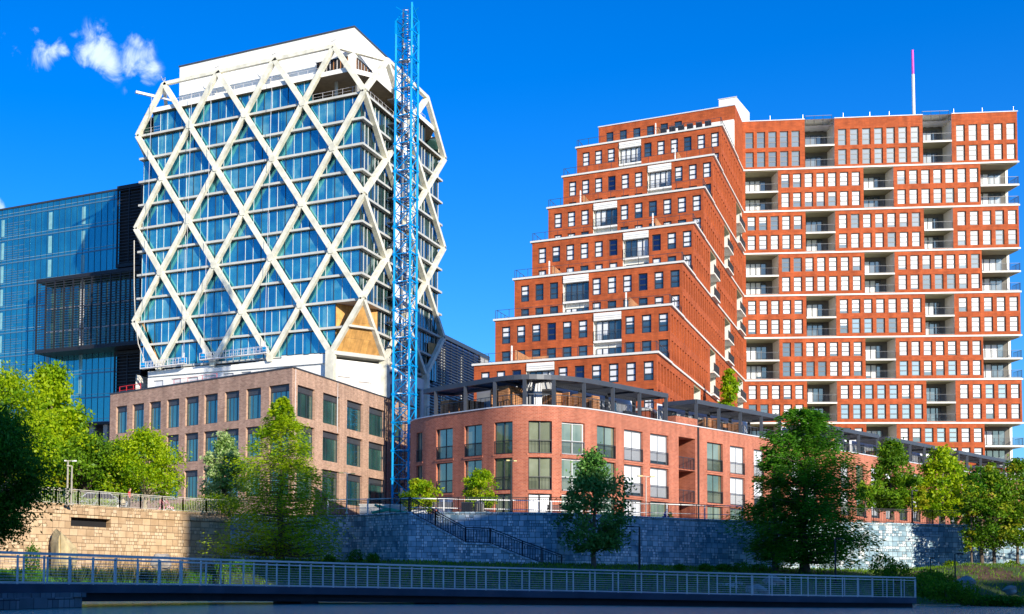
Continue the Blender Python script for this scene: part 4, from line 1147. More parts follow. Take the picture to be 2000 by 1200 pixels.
    a = on_y(265, 180, YF - 1); b = on_y(312, 191, YF + 3); s = MB(); s.beam(a, b, .4, .4, 'wrap'); s.beam(b, b + Vector((1.2, 2.5, 0)), .3, .3, 'steel')
    tag(s.build('outrigger_beam'), 'white outrigger beam sticking out left of the lattice tower top', 'beam')
    # suspended work platforms with their cables
    for lab, pa_, pb_, y_ in (('suspended steel work platform at the left foot of the lattice tower', 276, 362, 717), ('suspended steel work platform leaning on the wrapped parapet, middle of the lattice tower', 392, 522, 700)):
        Y = YF - 1.3; A = on_y(pa_, y_ + 4, Y); B_ = on_y(pb_, y_ - 6, Y); B_.z = A.z + .3; st = thing('work_platform', lab, 'work platform', 'suspended platforms')
        dk = MB(); dk.beam(A, B_, .9, .12, 'steel'); dk.build('deck', st); rr = MB()
        for off in (-.4, .4): rail_geo(rr, A + Vector((0, off, 0)), B_ + Vector((0, off, 0)), 1.1, 'steel', 0, 1.1, .02, .07, top=.06, mid=.5)
        rr.build('railing', st)
        for q in (A.lerp(B_, .04), A.lerp(B_, .96)):
            mo = MB(); mo.box(q.x - .25, q.x + .25, q.y - .3, q.y + .3, q.z + .3, q.z + 1.0, 'bluest'); mo.box(q.x - .12, q.x + .12, q.y - .12, q.y + .12, q.z + 1.0, q.z + 1.9, 'steel'); mo.build('hoist_motor', st)
            cb = MB(); cb.tube([q + Vector((0, 0, 1.8)), (q.x + .5, q.y + .4, 84)], [.035, .035], M['steel'], 4, False); cb.build('suspension_cable', st)
        setbase(st, A)
    h = MB(); Y = YF - 2.2; pts = [on_y(x, y, Y) for x, y in ((262, 470), (262, 560), (264, 620), (270, 672), (282, 704))]; h.tube(pts, [.09] * 5, M['steeld'], 5, False)
    tag(h.build('hanging_hose'), 'dark hose hanging down beside the left edge of the lattice tower', 'hose')


diagrid_tower()

# ================================================================== OFFICE PODIUM (tan brick)
def podium():
    T = thing('brick_office', 'four sided tan brick office block with tall dark windows below the lattice tower', 'office building')
    t = rad(17.5); C0 = (-57.95, 119.57)
    lf = Line(C0, (-math.cos(t), math.sin(t)), (-math.sin(t), -math.cos(t))); rt = Line(C0, (0, 1), (1, 0))
    top = 22.8; ops_l = []; ops_r = []; wins = []
    lu = [(3.52 - .1, .42), (6.92, 4.65), (10.36, 8.05), (13.77, 11.54), (17.03, 14.73), (20.32, 18.12), (23.53, 21.44), (26.75, 24.59), (29.97, 27.85)]
    rows = [(17.75, 21.15), (13.55, 16.9), (9.2, 12.55)]
    for r, (c, d) in enumerate(rows):
        for b, a in lu: ops_l.append((a, b, c, d)) if False else ops_l.append((b, a, c, d)) if a > b else ops_l.append((a, b, c, d))
        for a, b in ((1.35, 5.8), (7.95, 12.6), (14.65, 19.4), (21.3, 26.25), (29.5, 33.2)):
            ops_r.append((a, b, c if r < 2 else 8.9, d))
    w = MB()
    wall(w, lf, 0, 31.2, 5.5, top, ops_l, 'tan', depth=.4); wall(w, rt, 0, 38.5, 5.5, top, ops_r, 'tan', depth=.4)
    wall(w, Line(lf(31.2, 0), (0, 1), (-1, 0)), 0, 30, 5.5, top, [], 'tan')
    wall(w, Line(rt(38.5, 0), (-1, 0), (0, 1)), 0, 25, 5.5, top, [], 'tan')
    e = lf(31.2, 0); w.face([(C0[0], C0[1], top - .3), (C0[0], C0[1] + 38.5, top - .3), (e.x, C0[1] + 38.5, top - .3), (e.x, e.y, top - .3)], 'concrete')
    pbox(w, rt, 26.85, 27.05, 5.6, top + .02, -.03, .05, 'dark')
    pbox(w, rt, 11.9, 11.96, 17, top, -.02, .05, 'framew'); pbox(w, rt, .8, .86, 5.6, top, -.02, .05, 'framew')
    w.build('brick_wall', T)
    c = MB(); pbox(c, lf, -.1, 31.3, top, top + .14, -.08, .5, 'dgrey'); pbox(c, rt, .5, 38.5, top + .002, top + .142, -.08, .5, 'dgrey'); c.build('parapet_cap', T)
    for pos, ops, n in ((lf, ops_l, 4), (rt, ops_r, 3)):
        for (a, b, c, d) in ops:
            f = MB(); p = MB(); k = 3 if (b - a) < 2.3 else n
            zz = d - (d - c) * .2
            window_geo(f, p, pos, a, b, c, d, 'P', .34, bars=(.8,), vb=[i / k for i in range(1, k)], fw=.08)
            pbox(f, pos, a + .08, b - .08, zz, d - .08, .27, .33, 'dgrey')
            o = f.build('window', T); p.build('pane', o)
    setbase(T, (C0[0], C0[1], PZ))
    f = MB(); a = lf(31, 0); rail_geo(f, lf(30.6, top, 1.0), lf(26.5, top, 1.0), 1.0, 'redp', 0, 1.3, .03, .07, top=.08, mid=.5)
    tag(f.build('safety_barrier'), 'red safety barrier on the left end of the tan office roof', 'barrier')
    f = MB(); rail_geo(f, lf(20.5, top, 1.2), lf(13, top, 1.2), .9, 'redp', 0, 2.4, .03, .05, top=.04, mid=.5)
    tag(f.build('safety_line'), 'red and white safety line on the tan office roof before the wrapped wall', 'barrier')


M['redp'] = plain('red_paint', (.65, .03, .03), .5)
podium()


# ================================================================== ROUND BRICK BUILDING WITH PERGOLAS
def round_building():
    RZ = 15.7
    T = thing('round_brick_building', 'low salmon brick apartment house with a rounded corner and roof pergolas', 'apartment building')
    raw = [(-43.6, 119.5), (-43.4, 116.5), (-42.6, 114.0), (-41.2, 112.2), (-39.0, 110.6), (-36.0, 108.9), (-33.4, 107.5), (-32.0, 106.9), (-30.6, 106.6), (-29.3, 106.8), (-28.1, 107.5), (-26.9, 108.8), (-25.9, 110.3), (-24.9, 112.4), (-24.0, 114.9)]
    fine = []
    for i in range(len(raw) - 1):
        a, b, c_, d = [Vector(raw[max(0, min(len(raw) - 1, i + o))]) for o in (-1, 0, 1, 2)]
        for q in range(4):
            t = q / 4; fine.append(tuple(.5 * ((2 * b) + (c_ - a) * t + (2 * a - 5 * b + 4 * c_ - d) * t * t + (3 * b - a - 3 * c_ + d) * t ** 3)))
    raw = fine + [raw[-1]]
    dr = Vector((15.8, 46.8)).normalized(); last = Vector(raw[-1]); raw.append(tuple(last + dr * 107))
    c = Curve(raw); Lr = c.L[-1]
    rows = [(11.63, 14.42), (8.5, 11.3), (5.75, 8.2)]
    cols = [(813, 824.5, 'J'), (852, 884, 'J'), (907, 941, 'J'), (965, 1001, 'J'), (1032, 1078, 'J'), (1097, 1142, 'w'), (1166, 1203, 'J'), (1219, 1256, 'W'), (1270, 1306, 'W'), (1381, 1412, 'J'), (1426, 1455, 'W')]
    us = [(c.u_of(a), c.u_of(b), k) for a, b, k in cols]
    u = us[-1][1] + 1.9
    kinds = 'WJWWJWJWWJWWJWJ'
    i = 0
    while u + 2.4 < Lr - 1:
        if i % 7 == 4: us.append((u, u + 2.6, 'R'))
        else: us.append((u, u + 2.3, kinds[i % len(kinds)]))
        u += 4.15; i += 1
    ra, rb = c.u_of(1325.5), c.u_of(1358)
    us.append((ra, rb, 'R'))
    ops = []
    for (a, b, k) in us:
        for (z0, z1) in rows:
            if k == 'R': ops.append((a, b, z0 - .15, z1 + .1, 2.6))
            else: ops.append((a, b, z0, z1))
    st = c.u_of(1362)
    w = MB(); wall(w, c, 0, Lr, 5.5, RZ, ops, 'redl', depth=.28, extra=c.L[1:-1])
    b = [(p.x, p.y) for p in c.p]
    # back side and roof
    e = c(Lr, 0, 14); w.face([(b[-1][0], b[-1][1], 5.5), (e.x, e.y, 5.5), (e.x, e.y, RZ), (b[-1][0], b[-1][1], RZ)], 'redl')
    s = c(0, 0, 0); w.face([(s.x, s.y, 5.5), (e.x, e.y, 5.5), (e.x, e.y, RZ), (s.x, s.y, RZ)], 'redl')
    n = 60
    for i in range(n):
        a0 = Lr * i / n; a1 = Lr * (i + 1) / n
        if a0 < 6: continue
        w.face([c(a0, RZ - .25, .2), c(a1, RZ - .25, .2), c(a1, RZ - .25, 12), c(a0, RZ - .25, 12)], 'concrete')
    w.face([(-43.4, 118, RZ - .27), (-33, 108, RZ - .27), (-27, 110, RZ - .27), (-24, 118, RZ - .27), (-24, 126, RZ - .27), (-34, 126, RZ - .27)], 'concrete')
    # raised parapet at the joint, dark joint, brick quoin steps
    pbox(w, c, ra - .5, st, RZ, RZ + .75, -.02, .9, 'redl'); pbox(w, c, ra - 2.1, ra - .5, RZ, RZ + .02, .0, .5, 'redl')
    pbox(w, c, st, st + .32, 5.6, RZ + .05, -.03, .1, 'dark')
    u2 = c.u_of(1868); pbox(w, c, u2, u2 + 2.6, RZ, RZ + 1.3, -.02, .9, 'redl')
    for (a, b_, k) in us:       # rowlock sills and heads
        if k == 'R': continue
        for (z0, z1) in rows:
            pbox(w, c, a - .12, b_ + .12, z0 - .16, z0, -.05, .2, 'redl')
    w.build('brick_wall', T)
    cap = MB()
    for i in range(80):
        a0 = (Lr) * i / 80; a1 = Lr * (i + 1) / 80; pbox(cap, c, a0, a1 - .001, RZ, RZ + .1, -.07, .35, 'grey')
    cap.build('parapet_cap', T)
    for (a, b_, k) in us:
        for r, (z0, z1) in enumerate(rows):
            if k == 'R':
                m = MB(); m.face([c(a, z0 - .15, 2.6), c(b_, z0 - .15, 2.6), c(b_, z1 + .1, 2.6), c(a, z1 + .1, 2.6)], 'redl'); pbox(m, c, a + .8, b_ - .3, z0, z1 - .5, 2.45, 2.55, 'frame'); m.build('balcony_recess', T)
                g = MB(); rail_geo(g, c(a, z0 - .1, .1), c(b_, z0 - .1, .1), 1.1, 'frame', .13, 1.2, .02, .05); g.build('railing', T); continue
            f = MB(); p = MB(); fm = 'framew' if k == 'w' else ('framel' if k == 'W' else 'frame'); kk = 'J' if k in 'Jw' else 'W'
            if r == 2: kk = random.choice('JJW')
            window_geo(f, p, c, a, b_, z0, z1, kk, .24, bars=(), vb=(.5,), fmat=fm, fw=.13 if k != 'J' else .07)
            if fm == 'framew': pbox(f, c, a + .1, b_ - .1, z0 + (z1 - z0) * .42, z0 + (z1 - z0) * .42 + .06, .2, .28, fm)
            o = f.build('window', T); p.build('pane', o)
            if r < 2:
                g = MB(); rail_geo(g, c(a + .03, z0 + .02, .03), c(b_ - .03, z0 + .02, .03), 1.13, 'black' if k != 'w' else 'framel', .115, 3, .018, .045, top=.05, bottom=.06); g.build('railing', o)
    # roof apartments behind the pergolas
    n = 46; u0 = c.u_of(860); u1 = c.u_of(1320)
    def pen(u0, u1, z1, d0, n):
        PH = MB()
        for i in range(n):
            a0 = u0 + (u1 - u0) * i / n; a1 = u0 + (u1 - u0) * (i + 1) / n
            PH.face([c(a0, RZ, d0), c(a1, RZ, d0), c(a1, z1, d0), c(a0, z1, d0)], 'grey')
            if int(i / n * (u1 - u0) / 1.6) % 3 == 1: PH.face([c(a0, RZ + .15, d0 - .03), c(a1, RZ + .15, d0 - .03), c(a1, RZ + 2.2, d0 - .03), c(a0, RZ + 2.2, d0 - .03)], 'glassW')
        PH.build('penthouse_wall', T)
    pen(u0, u1, RZ + 3.0, 4.3, 30)
    q = c.u_of(1500); pen(c.u_of(1366), c.u_of(1540), RZ + 2.7, 4.3, 30); pen(c.u_of(1600), c.u_of(1880), RZ + 2.7, 4.3, 30)
    setbase(T, (-30, 107, PZ))
    # pergolas
    def pergola(label, u0, u1, colsu, h=2.75, dpt=3.6, nseg=24, slats=True):
        P = thing('pergola', label, 'pergola', 'roof pergolas of the round brick building')
        z = RZ + h; fb = MB(); sl_ = MB()
        for dd in (.35, dpt):
            for i in range(nseg):
                a0 = u0 + (u1 - u0) * i / nseg; a1 = u0 + (u1 - u0) * (i + 1) / nseg
                pbox(fb, c, a0, a1 - .001, z - .42, z, dd - .14, dd + .14, 'dgrey')
        for uu in (u0, u1): fb.beam(c(uu, z - .21, .3), c(uu, z - .21, dpt), .26, .42, 'dgrey')
        fb.build('beam', P)
        for uu in colsu:
            for dd in (.35, dpt):
                k = MB(); q = c(uu, 0, dd); k.box(q.x - .14, q.x + .14, q.y - .14, q.y + .14, RZ, z - .4, 'dgrey'); k.build('column', P)
        for uu in colsu[1:-1]: sl_.beam(c(uu, z - .2, .4), c(uu, z - .2, dpt), .16, .34, 'dgrey')
        if slats:
            k = int((u1 - u0) / .33)
            for i in range(k):
                uu = u0 + (u1 - u0) * (i + .5) / k; sl_.beam(c(uu, z - .12, .45), c(uu, z - .12, dpt - .1), .06, .16, 'dgrey')
        sl_.build('louvre_slats', P)
        r = MB()
        for i in range(nseg):
            a0 = u0 + (u1 - u0) * i / nseg; a1 = u0 + (u1 - u0) * (i + 1) / nseg
            rail_geo(r, c(a0, RZ + .1, .6), c(a1, RZ + .1, .6), 1.0, 'dgrey', .16, 1.6, .022, .04, top=.05)
        r.build('railing', P); setbase(P, c(u0, RZ, .3))
    U = c.u_of
    pergola('longest dark pergola, sweeping round the rounded brick corner', U(822), U(1310), [U(x) for x in (845, 903, 961, 1024, 1086, 1147, 1204, 1256, 1308)], nseg=48)
    pergola('dark pergola just right of the joint, left of the big dark cypress', U(1366), U(1535), [U(x) for x in (1367, 1411, 1453, 1494, 1530)])
    pergola('short dark pergola seen right behind the big dark cypress', U(1605), U(1722), [U(x) for x in (1610, 1652, 1684, 1720)])
    pergola('dark pergola over the plaza trees, second from the right end', U(1738), U(1866), [U(x) for x in (1740, 1784, 1812, 1840, 1864)])
    pergola('dark pergola at the far right end of the brick roof', U(1876), U(1986), [U(x) for x in (1878, 1895, 1921, 1944, 1966, 1984)])
    # cedar screens and roof furniture
    for i, (px, n, ww, hh) in enumerate(((858, 3, 2.2, 1.5), (878, 2.2, 1.6, 1.4), (942, 2.6, 1.3, 1.9), (978, 2.4, 2.2, 2.0), (1128, 3, 1.6, 1.5), (1160, 2.4, 2.2, 1.6), (1190, 2.6, 2.0, 1.5), (1424, 2, 2.6, 1.5), (1468, 2.4, 2.2, 1.5), (1648, 2, 1.8, 1.6), (1762, 2, 3.0, 1.5))):
        u = U(px); s = MB(); pbox(s, c, u, u + .12, RZ, RZ + hh, 1.0, 4.1, 'wood'); pbox(s, c, u - ww * .5, u, RZ, RZ + hh, 1.0 + (i % 3) * .8, 1.12 + (i % 3) * .8, 'wood')
        names = ['leftmost cedar slat screen under the long roof pergola', 'cedar slat screen beside the leftmost one on the round roof', 'narrow cedar screen left of the orange stack on the round roof', 'tall cedar screen catching the sun, centre left of the round roof', 'cedar screen right of the roof door on the round building', 'middle of three cedar screens on the right of the long pergola', 'last cedar screen before the dark sofa on the round roof', 'wide brown cedar screen under the second pergola', 'low cedar screen at the right of the second pergola', 'cedar screen right of the big dark cypress', 'cedar screen behind the plaza tree tops']
        tag(s.build('cedar_screen'), names[i], 'screen', 'cedar screens between the roof terraces')
    for px, lab in ((1225, 'dark covered sofa on the brick roof under the long pergola'), (1282, 'dark covered table at the right end of the long pergola'), (1208 + 253, 'dark covered seat under the second pergola')):
        u = U(px); s = MB(); pbox(s, c, u - 1.2, u + 1.2, RZ, RZ + .55, 1.6, 2.6, 'black'); pbox(s, c, u - 1.2, u + 1.2, RZ + .55, RZ + 1.0, 2.4, 2.65, 'black'); tag(s.build('covered_sofa'), lab, 'sofa')
    s = MB(); u = U(1060); pbox(s, c, u - 2.2, u + 2.2, RZ, RZ + 2.5, 3.2, 4.2, 'grey'); pbox(s, c, u - .3, u + .9, RZ + .05, RZ + 2.1, 3.12, 3.2, 'dgrey'); pbox(s, c, u - 1.5, u - 1.35, RZ + 1.6, RZ + 1.9, 3.1, 3.2, 'black')
    tag(s.build('stair_house'), 'pale grey roof stair house with a dark door behind the rounded corner', 'roof house')
    s = MB(); q = c(U(985), RZ + 2.0, 4.6); s.box(q.x - 1.4, q.x + 1.6, q.y, q.y + 2, q.z, q.z + 1.15, 'grey'); s.box(q.x - 1.5, q.x + 1.7, q.y - .1, q.y + 2.1, q.z + 1.15, q.z + 1.25, 'framew')
    tag(s.build('vent_box'), 'pale metal vent box on top of the round building penthouse', 'vent')
    return c


RBC = round_building()


# ================================================================== DARK GLASS BUILDINGS BEHIND
def glass_office():
    T = thing('glass_office', 'dark blue glass office block with black louvres, left of the lattice tower', 'office building')
    Y = 205.0; X0 = -250.0
    def X(px): return on_y(px, 600, Y).x
    ztop = on_y(232, 371, Y).z; zbot = on_y(200, 824, Y).z; xa = X(231); xb = X(277)
    ln = Line((X0, Y), (1, 0), (0, -1)); fl = (ztop - 1.8 - zbot) / 9.0
    g = MB(); g.face([ln(0, zbot), ln(xa - X0, zbot), ln(xa - X0, ztop), ln(0, ztop)], 'glassD', [(0, 0), (xa - X0, 0), (xa - X0, ztop - zbot), (0, ztop - zbot)])
    g.box(X0, xb, Y + .3, Y + 40, zbot, ztop - .2, 'dark'); g.build('glass_wall', T)
    k = MB()
    for i in range(10):
        z = zbot + fl * i; pbox(k, ln, 0, xa - X0, z - .12, z + .12, -.10, .0, 'steelb'); pbox(k, ln, 0, xa - X0, z + .62, z + .70, -.08, .0, 'pale_line')
    pbox(k, ln, 0, xb - X0, ztop - .12, ztop + .25, -.15, .3, 'frame'); k.build('floor_band', T)
    k = MB(); n = int((xa - X0) / 1.5)
    for i in range(n + 1): u = (xa - X0) * i / n; pbox(k, ln, u - .03, u + .03, zbot, ztop, -.09, .0, 'navy')
    k.build('mullions', T)
    # round concrete columns standing right behind the glass, read as pale strips storey by storey
    for px in (2, 95, 160, 222):
        if px == 222: continue
        u = X(px) - X0; k = MB()
        for i in range(9):
            z = zbot + fl * i
            if px < 150 and i in (3, 4) and px > 60: pass
            pbox(k, ln, u - .42, u + .42, z + .9, z + fl - .5, -.05, .0, 'palecol')
        k.build('column', T)
    # light seen in the glass at the left, imitated by short pale bars
    k = MB()
    for i in range(0, 9):
        for q in range(6):
            z = zbot + fl * i + 1.0 + q * .5; u0_ = X(4) - X0; L_ = [9, 11, 7, 12, 10, 5][(q + i) % 6]
            pbox(k, ln, u0_, u0_ + L_ * .62, z, z + .12, -.04, .0, 'steelb')
    k.build('light_bars', T)
    # corner louvre screens and projecting louvre box
    def louvre(nm, x0, x1, y0, y1, z0, z1, step, side=True):
        m = MB(); n = int((z1 - z0) / step)
        for i in range(n + 1):
            z = z0 + (z1 - z0) * i / n; m.box(x0, x1, y0, y0 + .12, z - .05, z + .05, 'frame')
            if side: m.box(x1 - .3, x1, y0 + .3, y1, z - .06, z + .06, 'black')
        nv = max(1, int((x1 - x0) / 2.2))
        for i in range(nv + 1): x = x0 + (x1 - x0) * i / nv; m.box(x - .1, x + .1, y0 - .05, y0 + .35, z0, z1, 'black')
        for zz in (z0, z1): m.box(x0 - .1, x1 + .1, y0 - .1, y1, zz - .35, zz + .35, 'black')
        m.build(nm, T)
    louvre('louvre_screen', xa, xb, Y - 1.0, Y + 14, on_y(250, 520, Y).z, ztop, .62)
    louvre('louvre_screen', xa, xb + .5, Y - 1.0, Y + 14, zbot, on_y(250, 690, Y).z, .62)
    Yb = Y - 5
    bx0 = on_y(71, 600, Yb).x; bx1 = on_y(272, 600, Yb).x; bz1 = on_y(71, 550, Yb).z; bz0 = on_y(71, 688, Yb).z
    louvre('louvre_box', bx0, bx1, Yb, Y, bz0, bz1, .5)
    m = MB(); m.box(bx0 + .2, bx1 - .4, Yb + 2.8, Yb + 2.9, bz0, bz1, 'glassP'); l2 = Line((bx0, Yb + 2.75), (1, 0), (0, -1))
    ll = bx1 - bx0
    pbox(m, l2, ll * .36, ll * .40, bz0, bz1, -.1, 0, 'framew')
    for f in (.30, .62): pbox(m, l2, .3, ll - .5, bz0 + (bz1 - bz0) * f, bz0 + (bz1 - bz0) * f + .25, -.1, 0, 'grey')
    m.box(bx0, bx1, Yb, Y, bz0 - .3, bz0 - .1, 'black'); m.build('louvre_box_back', T)
    lb = MB(); lb.box(X0, xb, Y + 6, Y + 7, 5.5, zbot, 'frame'); lb.box(X0, xb + .4, Y - .1, Y + 8, zbot - .5, zbot - .05, 'black')
    for px in (150, 178, 205): x = X(px); lb.box(x - .5, x + .5, Y + 1, Y + 2, 5.5, zbot, 'concrete')
    lb.build('undercroft', T)
    setbase(T, (xa, Y, PZ))
    # right-hand dark block
    T = thing('louvred_office', 'dark louvred office block seen between the lattice tower and the red tower', 'office building')
    rt = Line((-90, 225), (0, 1), (1, 0)); zt = 52.4
    g = MB(); g.face([rt(0, 5.5), rt(66, 5.5), rt(66, zt - 1), rt(0, zt - 1)], 'glassN'); g.box(-140, -90.2, 225, 291, 5.5, zt - .5, 'dark'); g.box(-140, -89.6, 224, 292, zt - .9, zt, 'frame')
    ub = rt.u_of(936, 700); g.box(-90.6, -89.7, 225 + ub, 291, 5.5, zt - .9, 'concrete'); g.build('dark_wall', T)
    g = MB()
    for i in range(46): z = zt - 1.6 - i * .62; pbox(g, rt, 0, ub, z - .07, z + .07, -.5, -.2, 'dgrey')
    for i in range(16): u = ub * i / 15; pbox(g, rt, u - .08, u + .08, 10, zt - 1, -.2, -.1, 'dgrey')
    g.build('louvre_screen', T)
    g = MB()
    for px in (866, 900, 861): u = rt.u_of(px, 700); pbox(g, rt, u, u + .7, 10, zt - 3, -.09, 0, 'cream')
    g.build('column', T); setbase(T, (-90, 260, PZ))


M['steelb'] = plain('blue_grey_metal', (.10, .22, .33), .4, .3); M['pale_line'] = plain('pale_line_metal', (.25, .42, .50), .4, .2)
M['navy'] = plain('navy_mullion', (.01, .04, .10), .4, .3); M['palecol'] = plain('pale_column', (.20, .42, .46), .5, var=.15)
glass_office()


# ================================================================== CRANE MAST
def crane():
    T = thing('crane_mast', 'tall blue lattice tower crane mast standing before the lattice tower', 'crane')
    C = at(788.5, 900, 153); z0 = 5.6; S = 1.98
    a = at(766.5, 900, 153); b = at(811, 900, 153); mid = at(794, 900, 151)
    wdir = (b - a); wdir.z = 0; wdir.normalize(); n = Vector((wdir.y, -wdir.x, 0))
    # square plan: corners a (left), m (near), b (right), f (far)
    A = Vector((a.x, a.y, 0)); B = Vector((b.x, b.y, 0)); w = (B - A).length; k = .60
    h = w * math.sqrt(k * (1 - k)); Mn = A + wdir * (w * k) + n * h; Fr = A + B - Mn
    cs = [A, Mn, B, Fr]; ztop = 71.7; H = (ztop - z0) / 19 + 1e-6; i = 0; z = z0; legs = [MB() for _ in range(4)]
    while z < ztop:
        z1 = min(z + H, ztop); m = MB(); up = lambda p, zz: Vector((p.x, p.y, zz))
        for q, p in enumerate(cs):
            m = legs[q]
            if z1 >= ztop and q in (0, 2, 3): m.beam(up(p, z), up(p, z + H * .5), .22, .22, 'bluest'); continue
            m.beam(up(p, z), up(p, z1), .24, .24, 'bluest', up=(wdir.x, wdir.y, 0)); m.box(p.x - .17, p.x + .17, p.y - .17, p.y + .17, z - .12, z + .12, 'bluest')
        br = MB()
        for q in range(4):
            p, r = cs[q], cs[(q + 1) % 4]; zm = (z + z1) / 2
            br.beam(up(p, z), up(r, z), .11, .11, 'bluest'); br.beam(up(p, zm), up(r, zm), .08, .08, 'bluest')
            br.beam(up(p, z), up(r, zm), .085, .085, 'bluest'); br.beam(up(r, zm), up(p, z1), .085, .085, 'bluest')
            br.beam(up(r, z), up(p, zm), .06, .06, 'blued')
        s = br.build('mast_section', T)
        # inner ladder with its cage and resting platforms
        ld = MB(); cc = (A + B) / 2; off = wdir * (.35 if i % 2 else -.1)
        for sd in (-.2, .2): p = cc + off + wdir * sd; ld.beam(up(p, z), up(p, z1), .05, .05, 'blued')
        for j in range(10): zz = z + H * j / 10; ld.beam(up(cc + off - wdir * .2, zz), up(cc + off + wdir * .2, zz), .03, .03, 'steel')
        ld.build('ladder', s)
        if z1 >= ztop: break
        pl = MB(); p = cc + wdir * (-.2 if i % 2 else .25)
        pl.obox(up(p - wdir * .75 - n * .6, z + .05), wdir * 1.3, n * 1.1, Vector((0, 0, .07)), 'steel')
        if i % 3 != 1: pl.obox(up(cc + wdir * .25 - n * .1, z + .9), wdir * .34, n * .12 + wdir * .1, Vector((.1, 0, 1.3)), 'wrap')
        pl.obox(up(cc - wdir * .45, z + 1.6), wdir * .3, n * .1, Vector((0, .1, .8)), 'steel') if i % 2 else None
        pl.build('landing', s)
        z = z1; i += 1
    for m in legs: m.build('mast_leg', T)
    cb = MB()
    for sx in (-.55, -.45, .1, .5): p = (A + B) / 2 + wdir * sx; cb.tube([(p.x, p.y, z0), (p.x, p.y, ztop - .3)], [.045, .045], M['black'], 5)
    cb.build('cable', T)
    b_ = MB(); b_.box(C.x - 2.3, C.x + 2.3, C.y - 2.3, C.y + 2.3, 5.0, 6.2, 'concrete'); b_.build('footing', T)
    setbase(T, (C.x, C.y, PZ))


M['blued'] = plain('dark_blue_steel', (.01, .09, .30), .45, var=.2)
crane()

# ================================================================== ADDED BLOCKS BEHIND THE CAMERA (unseen, sized to shade the water and the walls)
def shade_blocks():
    h = Vector((math.sin(SUN_AZ), math.cos(SUN_AZ), 0)); p = Vector((h.y * -1, h.x, 0)); p = Vector((.614, .789, 0)) if False else Vector((-h.y, h.x, 0))
    tn = math.tan(SUN_EL)
    specs = [(-45, 18.88, 25, 24, 25 * tn + 64 * tn + 6.5, 'tan', 'added tan brick shade block behind the camera, west of the gap'),
             (18.9, 35.0, 31, 16, 31 * tn + 57 * tn + 5.5, 'grey', 'added low pale shade block behind the camera filling the gap'),
             (35.02, 51, 25, 20, 25 * tn + 90 * tn + 5.7, 'tan', 'tallest added tan shade block behind the camera'),
             (51.02, 78.6, 25, 26, 25 * tn + 76 * tn + 6.2, 'redl', 'long added salmon brick shade block behind the camera'),
             (79, 112, 30, 16, 30 * tn + 60 * tn + 1.2, 'grey', 'added low pale shade pavilion behind the camera'),
             ]
    for i, (s0, s1, q0, dp, zt, m, lab) in enumerate(specs):
        T = thing('shade_block', lab, 'building')
        P0 = p * s0 + h * q0; ln = Line((P0.x, P0.y), (p.x, p.y), (-h.x, -h.y)); L = s1 - s0; ops = []
        z = 4.0
        while z + 2 < zt - 1.5:
            u = 1.5
            while u + 1.6 < L - 1: ops.append((u, u + 1.5, z, z + 2.0)); u += 3.4
            z += 3.5
        w = MB(); wall(w, ln, 0, L, -.9, zt, ops, m)
        for o in ops: w.face([ln(o[0], o[2], .2), ln(o[1], o[2], .2), ln(o[1], o[3], .2), ln(o[0], o[3], .2)], 'glassW')
        w.face([ln(0, -.9), ln(0, zt), ln(0, zt, dp), ln(0, -.9, dp)], m); w.face([ln(L, -.9), ln(L, zt), ln(L, zt, dp), ln(L, -.9, dp)], m)
        w.face([ln(0, -.9, dp), ln(0, zt, dp), ln(L, zt, dp), ln(L, -.9, dp)], m); w.face([ln(0, zt - .3), ln(L, zt - .3), ln(L, zt - .3, dp), ln(0, zt - .3, dp)], 'concrete')
        w.build('wall', T); setbase(T, (P0.x, P0.y, 0))


shade_blocks()

# ================================================================== TREES
LM = {'lime': [leaf_mat('lime_leaf', (.28, .44, .004), (.54, .66, .012), .5), leaf_mat('lime_leaf_deep', (.14, .30, .004), (.32, .50, .01), .5)],  # second leaf tone of each pair is darker, mixed in at random
      'mid': [leaf_mat('mid_leaf', (.10, .24, .008), (.26, .42, .02), .45), leaf_mat('mid_leaf_deep', (.05, .14, .006), (.14, .28, .012), .45)],
      'deep': [leaf_mat('deep_leaf', (.04, .17, .01), (.12, .32, .02), .4), leaf_mat('deep_leaf_dark', (.02, .09, .006), (.07, .20, .012), .4)],
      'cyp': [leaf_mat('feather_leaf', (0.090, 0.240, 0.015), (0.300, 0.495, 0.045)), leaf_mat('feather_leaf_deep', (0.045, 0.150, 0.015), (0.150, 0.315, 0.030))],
      'cypd': [leaf_mat('dark_feather_leaf', (.05, .22, .01), (.16, .40, .02), .5), leaf_mat('dark_feather_leaf_deep', (.03, .14, .008), (.10, .27, .015), .5)],
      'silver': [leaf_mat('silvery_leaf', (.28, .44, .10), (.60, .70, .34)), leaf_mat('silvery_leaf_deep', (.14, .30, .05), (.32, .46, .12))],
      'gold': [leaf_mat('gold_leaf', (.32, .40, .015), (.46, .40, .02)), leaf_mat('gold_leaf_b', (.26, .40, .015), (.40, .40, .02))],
      'glossy': [leaf_mat('glossy_dark_leaf', (.08, .24, .04), (.24, .44, .10), .3), leaf_mat('glossy_dark_leaf_deep', (.04, .15, .02), (.12, .28, .05), .25)]}


